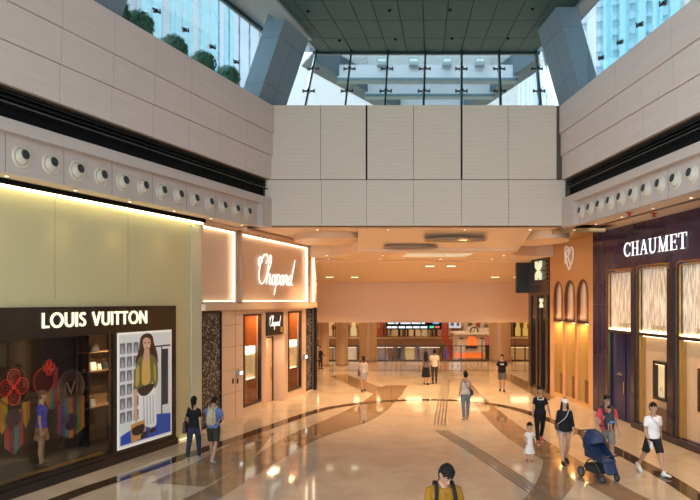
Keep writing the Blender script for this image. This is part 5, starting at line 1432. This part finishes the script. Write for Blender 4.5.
b = MB(); strap(b, [(p.x,p.y-.08,p.z+.11),i['T'](.185,-.06,1.30),i['T'](.15,.0,1.485),i['T'](.185,.07,1.30),(p.x,p.y+.08,p.z+.11)], .012, .008); b.build('strap', mat('strap_dark',(.03,.012,.012),.5), t)
# 2 man in blue with backpack
i = person('person in blue shirt and dark olive shorts walking away with a pale backpack', floor_pt(213.5,461.5), head_to(.10,1), 1.68, 'm', ((16,8),(-18,12)), dict(l=dict(sw=26,out=6,el=70,inn=30), r=dict(sw=26,out=10,el=70,inn=25)), head=(-10,24), top=('tee',(.12,.18,.42)), bottom=('shorts',(.035,.036,.025)), shoes=(.32,.30,.30), hair='short')
def backpack(i, label, cpack, cstrap, body=True):
    t = accessory(i, 'backpack', label, 'backpack')
    T_ = i['T']
    b = MB(); q = [T_(-.135,.135,1.03),T_(.135,.135,1.03),T_(.125,.30,1.02),T_(-.125,.30,1.02),T_(-.11,.125,1.46),T_(.11,.125,1.46),T_(.09,.22,1.45),T_(-.09,.22,1.45)]
    b.hexa([tuple(v) for v in q]); b.build('pack', mat('pack_cloth', cpack, .75, var=.1), t, bevel=.045, seg=4)
    b = MB(); q = [T_(-.10,.29,1.06),T_(.10,.29,1.06),T_(.09,.345,1.06),T_(-.09,.345,1.06),T_(-.085,.265,1.24),T_(.085,.265,1.24),T_(.08,.305,1.23),T_(-.08,.305,1.23)]
    b.hexa([tuple(v) for v in q]); b.build('front_pocket', mat('pocket_cloth', tuple(x*.8 for x in cpack), .75), t, bevel=.02, seg=3)
    for sd in (1,-1):
        b = MB(); strap(b, [T_(sd*.085,.14,1.42),T_(sd*.10,.07,1.485),T_(sd*.105,-.04,1.485),T_(sd*.115,-.118,1.38),T_(sd*.13,-.135,1.25),T_(sd*.155,-.05,1.12),T_(sd*.13,.135,1.06)], .026, .008); b.build('strap', mat('strap_cloth', cstrap, .7, spec=.15), t)
    b = MB(); b.tube([tuple(T_(-.03,.15,1.46)),tuple(T_(-.02,.15,1.51)),tuple(T_(.02,.15,1.51)),tuple(T_(.03,.15,1.46))], .008, n=6); b.build('loop', mat('strap_loop', cstrap, .7), t)
    return t
backpack(i, 'pale khaki backpack on the back of the person in blue shirt', (.42,.36,.24), (.40,.36,.28))
# 3 woman in pale grey far left
i = person('person in pale grey blouse and grey skirt walking away in the passage, dark hair', floor_pt(363.5,391.5), head_to(-.1,1), 1.58, 'f', ((-8,6),(10,2)), dict(l=dict(out=8,el=14), r=dict(out=10,el=16)), top=('long',(.46,.42,.38)), bottom=('skirt',(.30,.29,.30)), shoes=(.06,.05,.05), hair='pony')
t = accessory(i, 'shoulder_bag', 'dark red bag beside the person in pale grey in the passage', 'bag')
p = i['T'](.24,.0,.93); b = MB(); b.hexa([(p.x-.06,p.y-.15,p.z-.14),(p.x+.06,p.y-.15,p.z-.14),(p.x+.06,p.y+.15,p.z-.14),(p.x-.06,p.y+.15,p.z-.14),(p.x-.03,p.y-.12,p.z+.12),(p.x+.03,p.y-.12,p.z+.12),(p.x+.03,p.y+.12,p.z+.12),(p.x-.03,p.y+.12,p.z+.12)]); b.build('body', mat('bag_red',(.16,.03,.025),.5), t, bevel=.015)
b = MB(); strap(b, [(p.x,p.y-.09,p.z+.11),i['T'](.18,-.06,1.30),i['T'](.14,.0,1.48),i['T'](.18,.07,1.30),(p.x,p.y+.09,p.z+.11)], .012, .008); b.build('strap', mat('strap_red',(.10,.02,.02),.5), t)
# 4, 5 the couple
person('person with long dark hair in grey top and long black skirt, left of a couple', floor_pt(426,384.5), head_to(.1,1), 1.60, 'f', ((6,4),(-6,4)), dict(l=dict(out=8,el=10), r=dict(out=8,el=12)), top=('tee',(.13,.12,.12)), bottom=('midi',(.014,.013,.014)), shoes=(.02,.02,.02), hair='long')
person('person in cream shirt and dark trousers, right of a couple walking away', floor_pt(434.5,383.5), head_to(.1,1), 1.68, 'm', ((-8,6),(8,2)), dict(l=dict(out=10,el=12), r=dict(out=10,el=12)), top=('tee',(.62,.52,.42),.88), bottom=('pants',(.05,.045,.04)), shoes=(.03,.03,.03), hair='short')
# 6 woman in jeans on the guide strip
i = person('person in sleeveless beige top and blue-grey jeans walking away along the floor strip', floor_pt(465.5,420), head_to(-.05,1), 1.66, 'f', ((-7,10),(6,2)), dict(l=dict(out=11,el=12), r=dict(out=9,el=10,sw=5)), top=('tank',(.60,.52,.44)), bottom=('pants',(.17,.20,.23)), shoes=(.25,.20,.16), hair='bun')
t = accessory(i, 'shoulder_bag', 'black bag hanging at the right hip of the person in jeans', 'bag')
T_ = i['T']; p = T_(-.21,.03,1.02); b = MB(); b.hexa([(p.x-.05,p.y-.13,p.z-.12),(p.x+.04,p.y-.13,p.z-.12),(p.x+.04,p.y+.13,p.z-.12),(p.x-.05,p.y+.13,p.z-.12),(p.x-.03,p.y-.11,p.z+.08),(p.x+.03,p.y-.11,p.z+.08),(p.x+.03,p.y+.11,p.z+.08),(p.x-.03,p.y+.11,p.z+.08)]); b.build('body', mat('bag_black',(.015,.014,.014),.4), t, bevel=.02)
b = MB(); strap(b, [(p.x,p.y+.08,p.z+.08),T_(-.03,.135,1.2),T_(.09,.075,1.45),T_(.10,-.03,1.455),T_(.0,-.135,1.25),T_(-.15,-.10,1.1),(p.x,p.y-.08,p.z+.08)], .011, .007); b.build('strap', mat('strap_black',(.015,.014,.014),.4), t)
# 7 man in black tee, facing
i = person('person in black printed tee and grey shorts standing in the passage facing the camera', floor_pt(502,391.5), head_to(-.2,-1), 1.66, 'm', ((9,2),(-9,6)), dict(l=dict(out=11,el=12), r=dict(out=11,el=12)), top=('tee',(.014,.014,.017)), bottom=('shorts',(.12,.115,.10)), shoes=(.03,.03,.03), hair='short', belly=1.15)
T_ = i['T']; b = MB(); 
for xx in (-.07,-.035,0,.035,.07): q = T_(xx,-.148,1.30); b.box(q.x-.013,q.x+.013,q.y-.004,q.y+.02,q.z-.03,q.z+.03)
b.build('chest_print', mat('print_white',(.6,.6,.58),.6), i['t'])
# 8 woman in black with white collar
i = person('person in black top with white neckline and black trousers, behind the small child', floor_pt(540,443), head_to(-.12,-1), 1.64, 'f', ((-16,18),(12,0)), dict(l=dict(sw=-10,out=22,el=20), r=dict(sw=14,out=13,el=14)), top=('tee',(.014,.014,.018),.88), bottom=('pants',(.014,.013,.014)), shoes=(.45,.06,.05), hair='bun', belly=1.12)
T_ = i['T']; b = MB(); b.stroke([(0,0),(1,0)], .1, 0, .1) if False else None
for q in (((-.085,-.075,1.43),(-.075,-.125,1.375)),((-.075,-.125,1.375),(.075,-.125,1.375)),((.075,-.125,1.375),(.085,-.075,1.43))): b.tube([tuple(T_(*q[0])),tuple(T_(*q[1]))], .016, .016, n=8, rounded=True)
b.build('neck_trim', cloth((.70,.68,.64)), i['t'])
# 9 child
person('small child in white dress with dark hair standing in front of the person in black', floor_pt(529.5,462), head_to(.15,-1), 1.03, 'f', ((6,4),(-6,6)), dict(l=dict(sw=20,out=14,el=45,inn=20), r=dict(sw=10,out=18,el=40,inn=10)), top=('dress',(.66,.60,.55)), bottom=('none',None), shoes=(.35,.10,.08), hair='short', kid=.42, skin=M_skin2, vox=.010)
# 10 woman with white cap
i = person('person with white cap, long hair, loose black top and grey mini shorts', floor_pt(564.5,464), head_to(-.05,-1), 1.64, 'f', ((-6,16),(14,0)), dict(l=dict(out=11,el=12), r=dict(out=9,el=14)), top=('loose',(.016,.015,.017),.88), bottom=('minishorts',(.26,.24,.22)), shoes=(.03,.025,.025), hair='long', skin=M_skin2)
HPf, k_ = i['HP'], i['k']
hb = MB(); hb.ell((0,0,0),1,1,1,24,16); hb.v = [tuple(HPf(x*.092, y*.118+.004, .050+max(z,-.05)*.088)) for x,y,z in hb.v]; capo = hb.build('cap', cloth((.74,.70,.68)), i['t'])
hb = MB(); n = 12
top_ = [HPf(.085*math.cos(PI*q/n), -.085-.085*math.sin(PI*q/n), .052-.012*math.sin(PI*q/n)) for q in range(n+1)]
bot_ = [p-Vector((0,0,.012)) for p in top_]
hb.add(top_+bot_, [tuple(range(n+1)), tuple(range(2*n+1,n,-1))]+[(q,q+n+1,q+n+2,q+1) for q in range(n)]+[(n,2*n+1,n+1,0)]); hb.build('cap_brim', cloth((.74,.70,.68)), capo, fix=True)
t = accessory(i, 'crossbody_bag', 'small dark crossbody bag on the hip of the person in white cap', 'bag')
T_ = i['T']; p = T_(-.21,-.03,1.0); b = MB(); b.box(p.x-.04,p.x+.035,p.y-.10,p.y+.10,p.z-.09,p.z+.07); b.build('body', mat('bag_dark2',(.04,.03,.028),.45), t, bevel=.02)
b = MB(); strap(b, [(p.x,p.y-.07,p.z+.07),T_(-.12,-.135,1.16),T_(.0,-.155,1.28),T_(.09,-.075,1.445),T_(.10,.04,1.455),T_(-.02,.14,1.25),(p.x,p.y+.07,p.z+.07)], .010, .006); b.build('strap', mat('strap_grey',(.45,.42,.4),.5), t)
# 11 man in red with baby carrier
pr_ = Vector((*((floor_pt(607,466)).to_2d()),0))
i = person('person in red tee and grey shorts wearing glasses, pushing the stroller', pr_, head_to(-.15,-1), 1.74, 'm', ((12,2),(-14,8)), dict(l=dict(sw=6,out=12,el=22), r=dict(sw=8,out=14,el=52,inn=8)), head=(18,-4), top=('tee',(.60,.07,.09)), bottom=('shorts',(.20,.185,.16)), shoes=(.05,.05,.05), hair='short')
HPf, T_ = i['HP'], i['T']; g = MB()
for sd in (1,-1):
    g.tube([tuple(HPf(sd*.032+.024*math.cos(2*PI*q/14), -.104, .012+.019*math.sin(2*PI*q/14))) for q in range(15)], .004, n=5); g.tube([tuple(HPf(sd*.056,-.102,.016)),tuple(HPf(sd*.078,-.05,.016)),tuple(HPf(sd*.078,.01,.014))], .0035, n=5)
g.tube([tuple(HPf(-.009,-.107,.014)),tuple(HPf(.009,-.107,.014))], .0035, n=5); g.build('glasses', M_black, i['t'])
t = accessory(i, 'baby_carrier', 'dark navy baby carrier strapped to the chest of the person in red', 'baby carrier')
b = MB(); b.tube([tuple(T_(0,-.20,1.02)),tuple(T_(0,-.235,1.12)),tuple(T_(0,-.235,1.22)),tuple(T_(0,-.215,1.31))], [.10,.135,.14,.12], [.085,.105,.10,.075], n=18, side=(1,0,0), rounded=True); b.build('pouch', mat('carrier_navy',(.018,.020,.032),.7), t)
for sd in (1,-1):
    b = MB(); strap(b, [T_(sd*.10,-.20,1.30),T_(sd*.115,-.125,1.42),T_(sd*.105,-.02,1.50),T_(sd*.10,.08,1.46),T_(0,.145,1.28)], .036, .016); b.build('strap', mat('carrier_strap',(.02,.02,.03),.7), t)
b = MB(); b.tube([tuple(T_(.172*math.cos(2*PI*q/20),.0-.128*math.sin(2*PI*q/20),1.02)) for q in range(21)], .012, .03, n=8, side=(0,0,1)); b.build('waist_belt', mat('carrier_belt',(.03,.03,.04),.7), t)
b = MB(); q = T_(.05,-.325,1.16); b.box(q.x-.06,q.x+.06,q.y-.012,q.y+.03,q.z-.02,q.z+.02); b.build('blue_patch', mat('patch_blue',(.05,.25,.6),.5), t)
bp = own(i, T_(0,-.225,1.01))
person('baby held in the dark carrier on the chest of the person in red', bp, i['rot'], .62, 'm', ((55,70),(55,70)), dict(l=dict(sw=10,out=38,el=30), r=dict(sw=20,out=42,el=35)), head=(-10,10), top=('tee',(.55,.10,.10)), bottom=('shorts',(.12,.12,.14)), shoes=None, hair='buzz', kid=.75, skin=M_skin2, vox=.012, name='baby', cat='baby', base_z=.30)
# 12 stroller
ps = floor_pt(600,479)
t = thing('stroller', 'navy blue folding stroller with black wheels in front of the person in red', 'stroller', ps, head_to(.35,-1))
M_nav = mat('stroller_navy', (.008,.022,.075), .6, var=.15, vscale=8); M_frm = mat('stroller_frame', (.02,.02,.022), .4)
def wheelset(x, y, r, nm='wheel'):
    b = MB(); b.ring((x,y,r), r-.022, .022, 'x', n=24, m=8); w_ = b.build(nm, mat('tyre',(.02,.02,.02),.7), t)
    b = MB(); b.lathe([(r*.75,-.012),(r*.75,.012),(r*.2,.02),(0,.02)], 16, (x,y,r), 'x'); b.build('hub', mat('wheel_hub',(.10,.10,.11),.4), w_)
for sx in (-1,1):
    wheelset(sx*.27,.33,.125,'wheel'); wheelset(sx*.20,-.33,.095,'wheel'); 
b = MB()
for sx in (-1,1):
    b.tube([(sx*.20,-.33,.10),(sx*.23,-.18,.36),(sx*.25,.18,.70),(sx*.25,.42,1.02)], .014, n=8); b.tube([(sx*.26,.33,.125),(sx*.25,.10,.45),(sx*.24,-.10,.52)], .013, n=8)
b.tube([(-.27,.33,.125),(.27,.33,.125)], .010, n=8); b.tube([(-.23,-.18,.36),(.23,-.18,.36)], .010, n=8); b.build('frame', M_frm, t)
b = MB(); b.tube([(-.25,.42,1.02),(-.24,.46,1.06),(.24,.46,1.06),(.25,.42,1.02)], .018, n=10, rounded=True); b.build('handlebar', M_frm, t)
b = MB(); b.tube([(0,-.30,.46),(0,-.05,.48),(0,.10,.52),(0,.20,.70),(0,.30,.98)], [.19,.20,.205,.20,.17], [.05,.06,.07,.055,.045], n=18, side=(1,0,0), rounded=True); b.build('seat', M_nav, t)
b = MB(); b.tube([(0,-.42,.22),(0,-.36,.30),(0,-.30,.44)], [.17,.18,.18], [.03,.03,.04], n=14, side=(1,0,0), rounded=True); b.build('footrest', M_nav, t)
b = MB(); n = 14
for a0, a1, nm in ((0,1,'canopy'),):
    vs = []; m_ = 8
    for u in range(m_+1):
        al = R(-8+78*u/m_)
        for q in range(n+1):
            th = PI*q/n; x = .235*math.cos(th); rr = .38*math.sin(th)**.6
            vs.append((x, .26-rr*math.sin(al)*1.05, .74+rr*math.cos(al)))
    fs = [(u*(n+1)+q, u*(n+1)+q+1, (u+1)*(n+1)+q+1, (u+1)*(n+1)+q) for u in range(m_) for q in range(n)]
    b.add(vs, fs, True); b.build('canopy', M_nav, t)
b = MB()
for sx in (-1,1): b.add([(sx*.205,-.30,.44),(sx*.205,.28,.50),(sx*.21,.33,.98),(sx*.215,.02,.74),(sx*.205,-.22,.56)], [(0,1,2,3,4)])
b.build('side_panel', M_nav, t)
b = MB(); b.hexa([(-.20,-.20,.16),(.20,-.20,.16),(.22,.26,.16),(-.22,.26,.16),(-.22,-.22,.32),(.22,-.22,.32),(.23,.28,.34),(-.23,.28,.34)]); b.build('basket', mat('basket_black',(.018,.018,.02),.8), t, bevel=.02)
b = MB(); b.tube([(-.205,-.22,.56),(-.20,-.36,.60),(.20,-.36,.60),(.205,-.22,.56)], .014, n=8, rounded=True); b.build('bumper_bar', M_frm, t)
b = MB(); b.hexa([(-.13,.34,.62),(.13,.34,.62),(.13,.46,.64),(-.13,.46,.64),(-.14,.36,.92),(.14,.36,.92),(.14,.46,.92),(-.14,.46,.92)]); b.build('rear_pocket', mat('pocket_black',(.02,.02,.025),.7), t, bevel=.02)
# 13 man in white
i = person('person in white tee and black shorts walking near the right shopfront', floor_pt(653,474.5), head_to(.25,-1), 1.74, 'm', ((20,2),(-22,16)), dict(l=dict(out=9,el=8,sw=-6), r=dict(out=7,el=30,sw=2)), head=(-6,2), top=('tee',(.72,.70,.70),.92), bottom=('shorts',(.018,.018,.02)), shoes=(.62,.60,.58), hair='short', socks=(.6,.58,.56))
T_ = i['T']; b = MB(); strap(b, [T_(-.10,.05,1.47),T_(-.11,-.05,1.46),T_(-.02,-.142,1.30),T_(.09,-.135,1.16),T_(.17,-.05,1.05)], .010, .006)
tt = accessory(i, 'sling_strap', 'thin grey sling strap across the chest of the person in white tee', 'strap'); b.build('webbing', mat('webbing_grey',(.35,.33,.32),.6), tt)
wr = i['A'][-1][2]; fdv = i['fd'][-1]; c = wr+fdv*.11*i['k']+Vector((.01,-.03,.0))
tt = thing('mobile_phone', 'white phone in the hand of the person in white tee', 'phone', own(i,c), i['rot'])
b = MB(); b.box(-.008,.008,-.05,.05,-.085,.085); b.build('case', mat('phone_white',(.8,.8,.8),.3), tt, bevel=.006); b = MB(); b.box(.008,.0095,-.044,.044,-.077,.077); b.build('display', M_black, tt)
b = MB(); b.tube([tuple(wr-fdv*.035),tuple(wr-fdv*.010)], .031*i['k'], n=12); b.build('watch_band', M_black, i['t'])
# 14 man in mustard at the bottom
pm_ = at(443.5,HZ,9.4); pm_.z = 0
i = person('person in mustard polo looking down at the bottom edge of the photo, black backpack straps', pm_, head_to(.10,-1), 1.92, 'm', ((14,2),(-14,8)), dict(l=dict(sw=24,out=10,el=70,inn=28), r=dict(sw=24,out=10,el=70,inn=28)), head=(10,36), top=('shirt',(.25,.115,.012)), bottom=('pants',(.03,.03,.04)), shoes=(.3,.3,.3), hair='full', vox=.007)
backpack(i, 'black backpack worn by the person in mustard polo', (.015,.015,.016), (.012,.012,.013))
T_ = i['T']
for sd in (1,-1):
    b = MB(); b.tube([tuple(T_(sd*.068,.055,1.49)),tuple(T_(sd*.078,.0,1.475)),tuple(T_(sd*.055,-.062,1.435)),tuple(T_(sd*.016,-.094,1.395))], [.012,.016,.02,.012], [.012,.012,.01,.008], n=8, rounded=True); b.build('collar', mat('collar_mustard',(.22,.10,.011),.8), i['t'])
b = MB(); b.box(*[v for v in (T_(0,0,0).x-.010,T_(0,0,0).x+.010)], T_(0,-.135,1.30).y-.004, T_(0,-.125,1.30).y+.01, T_(0,0,1.22).z, T_(0,0,1.38).z); b.build('placket', mat('placket_mustard',(.19,.085,.01),.8), i['t'])
tt = thing('mobile_phone', 'dark phone held by the person in mustard polo', 'phone', own(i, (i['A'][1][2]+i['A'][-1][2])/2+Vector((0,-.10,.02))), i['rot'])
b = MB(); b.box(-.038,.038,-.012,-.003,-.07,.07); b.build('case', M_black, tt, bevel=.004)
# 15, 16 at the far edge of the jeweller
person('person in dark clothes half hidden behind the far end of the jeweller', at(320.5,HZ,41.2)*1.0-Vector((0,0,CH)), head_to(.6,-.4), 1.35, 'f', ((4,0),(-4,2)), dict(l=dict(sw=20,el=50)), top=('long',(.02,.02,.025)), bottom=('pants',(.03,.025,.025)), shoes=(.02,.02,.02), hair='short', vox=.011)
# mannequin in the display
M_leop = mat('leopard_print', (.34,.15,.08), .6, var=.85, vscale=16)
s_, z_ = L.on(41.5, 430, -.42)
person('mannequin in blue blouse and leopard print skirt between the flower wheels', L.W(s_, -.42, .30), L.rot+R(35), 1.74, 'f', ((0,0),(0,0)), dict(l=dict(out=12,el=8), r=dict(out=12,el=10)), head=(20,0), top=('tee',(.06,.06,.42),.98), bottom=('skirt',M_leop), shoes=(.03,.02,.02), hair='short', skin=mat('mannequin_skin',(.45,.26,.17),.4), name='mannequin', cat='mannequin', hair_m=mat('mannequin_hair',(.10,.03,.015),.5))
# ================================================================== light
w = bpy.data.worlds.new('World'); sc.world = w; w.use_nodes = True
bg = w.node_tree.nodes['Background']; bg.inputs['Color'].default_value = (.83,.93,1.0,1)
nt = w.node_tree     # overcast sky, brighter towards the hidden sun on the left behind the camera
tc = nt.nodes.new('ShaderNodeTexCoord'); vm = nt.nodes.new('ShaderNodeVectorMath'); vm.operation = 'DOT_PRODUCT'; vm.inputs[1].default_value = Vector((-.80,-.25,.55)).normalized()
mr = nt.nodes.new('ShaderNodeMapRange'); mr.interpolation_type = 'SMOOTHSTEP'; mr.inputs['From Min'].default_value = -.2; mr.inputs['From Max'].default_value = 1.0; mr.inputs['To Min'].default_value = 1.25; mr.inputs['To Max'].default_value = 3.6
nt.links.new(tc.outputs['Generated'], vm.inputs[0]); nt.links.new(vm.outputs['Value'], mr.inputs['Value']); nt.links.new(mr.outputs['Result'], bg.inputs['Strength'])
WARM = (1.0,.66,.36)
def lamp(kind, loc, power, col=WARM, size=.1, rot=(0,0,0), spot=100, sy=None):
    l = bpy.data.lights.new(kind.lower()+'_lamp', kind); l.energy = power; l.color = col
    if kind == 'SPOT': l.spot_size = R(spot); l.spot_blend = .8; l.shadow_soft_size = size
    elif kind == 'AREA':
        l.size = size
        if sy: l.shape = 'RECTANGLE'; l.size_y = sy
    else: l.shadow_soft_size = size
    o = bpy.data.objects.new(l.name, l); COL.objects.link(o); o.location = loc; o.rotation_euler = rot
    return o
M_lens = emis('downlight_lens', (1.0,.82,.58), 2.6)
M_trimw = mat('downlight_trim', (.6,.55,.48), .4)
def downlight(x, y, z, label, power, group, sq=False, spot=110, r=.09):
    t = thing('downlight', label, 'light', (x,y,z), 0, group)
    if sq:
        b = MB(); b.box(-r*1.2,r*1.2,-r*1.2,r*1.2,-.02,.0); b.build('trim', M_trimw, t)
        b = MB(); b.box(-r,r,-r,r,-.03,-.02); b.build('lens', M_lens, t)
    else:
        b = MB(); b.lathe([(r*1.25,0),(r*1.25,-.012),(r,-.02),(0,-.02)], 16); b.build('trim', M_trimw, t)
        b = MB(); b.lathe([(r*.8,-.02),(r*.8,-.026),(0,-.026)], 16); b.build('lens', M_lens, t)
    if power: lamp('SPOT', (x,y,z-.06), power, WARM, .07, (0,0,0), spot)
n_ = ['nearest the camera','second','third','fourth','fifth','farthest']
# passage ceiling: round downlights
k_ = 0
for y, z in ((24.9, 6.755), (26.2, 6.755), (29.2, 6.095), (31.6, 6.095)):
    for x in (-1.0 if y > 27 else -1.2, 1.4, 4.2, 6.6):
        if y == 26.2 and x in (-1.2, 6.6): continue
        downlight(x, y, z, 'small warm round downlight in the passage ceiling', 500, 'round downlights in the passage ceiling', r=.06)
# paired square downlights on the sloping ceiling
for px, py, lb in ((329.5,277,'leftmost square downlight on the far sloping ceiling'),(354.7,277,'square downlight on the far sloping ceiling, second from left'),(429.8,266,'square downlight in the middle of the far ceiling, left of the pair'),(451.3,266,'square downlight in the middle of the far ceiling, right of the pair'),(495,277,'square downlight on the far sloping ceiling, second from right'),(517.5,277,'rightmost square downlight on the far sloping ceiling')):
    a = (HZ-py)/F; d = (6.02+.08444*33-CH)/(a+.08444)
    p = at(px, py, d); downlight(p.x, d, p.z+.01, lb, 620, 'square downlights on the far ceiling', True, r=.20)
# soffit spots over the shopfronts (outside the shops, lighting the floor edge)
for i in range(9):
    s = 3.0-1.9*i; p = L.W(s, .5, Z_SOF)
    downlight(p.x, p.y, Z_SOF, 'small round downlight in the left soffit', 18, 'downlights in the left soffit', r=.045, spot=85)
for i in range(9):
    s = -.5+1.9*i; p = P.W(s, 1.25, Z_SOF)
    downlight(p.x, p.y, Z_SOF, 'small round downlight in the right soffit', 240, 'downlights in the right soffit', r=.045, spot=95)
# shop interiors
def fr_area(fr, s, out, z, power, sx, sy, col=WARM, tilt=0.0):
    return lamp('AREA', fr.W(s, out, z), power, col, sx, (tilt,0,fr.rot), sy=sy)
fr_area(L, -2.2, -.45, zw+.05, 12, 6.0, .3, (1,.72,.42))
for s in (-4.2,-2.6,-1.2): p = L.W(s, -.15, zw+.05); lamp('SPOT', p, 90, (1,.75,.5), .05, (R(-20),0,L.rot), 70)
lamp('SPOT', L.W(sb-.7, -.45, zw+.05), 170, (1,.75,.5), .05, (R(25),0,L.rot), 75)
for h in (W1, W2): fr_area(C, (h[0]+h[1])/2, -.35, h[3]-.05, 22, h[1]-h[0]-.2, .3, (1,.6,.3))
fr_area(C, (DR[0]+DR[1])/2, -.1, DR[3]-.03, 14, .8, .25, (1,.7,.42))
for a, b in arch: fr_area(P, (a+b)/2, -.28, zm_a-.15, 10, b-a-.15, .2, (1,.66,.30)); fr_area(P, (a+b)/2, -.10, zm_a+.06, 4, b-a-.2, .1, (1,.6,.35), PI)
# far mall
for x in (-10,-4,2,8,14,20):
    lamp('AREA', (x,55,7.5), 230, WARM, 3, sy=3); lamp('AREA', (x,70,7.5), 230, WARM, 3, sy=3); lamp('AREA', (x,79,7.4), 110, WARM, 3, sy=2)
for x in (-9,-3,5,12): lamp('AREA', (x,44.5,7.5), 170, WARM, 2, sy=2)
cam = bpy.data.cameras.new('camera'); co = bpy.data.objects.new('camera', cam); COL.objects.link(co)
co.location = (0,0,CH); co.rotation_euler = (R(90),0,0)
cam.sensor_width = 36; cam.lens = F/700*36; cam.shift_y = (HZ-250)/700; cam.clip_end = 1000
sc.camera = co
sc.view_settings.view_transform = 'Standard'; sc.view_settings.look = 'None'; sc.view_settings.gamma = 1; sc.view_settings.exposure = .44
sc.cycles.use_denoising = True
try: sc.cycles.denoiser = 'OPENIMAGEDENOISE'
except Exception: pass
sc.cycles.max_bounces = 8; sc.cycles.sample_clamp_indirect = 6; sc.cycles.caustics_reflective = False; sc.cycles.caustics_refractive = False
sc.cycles.transparent_max_bounces = 24
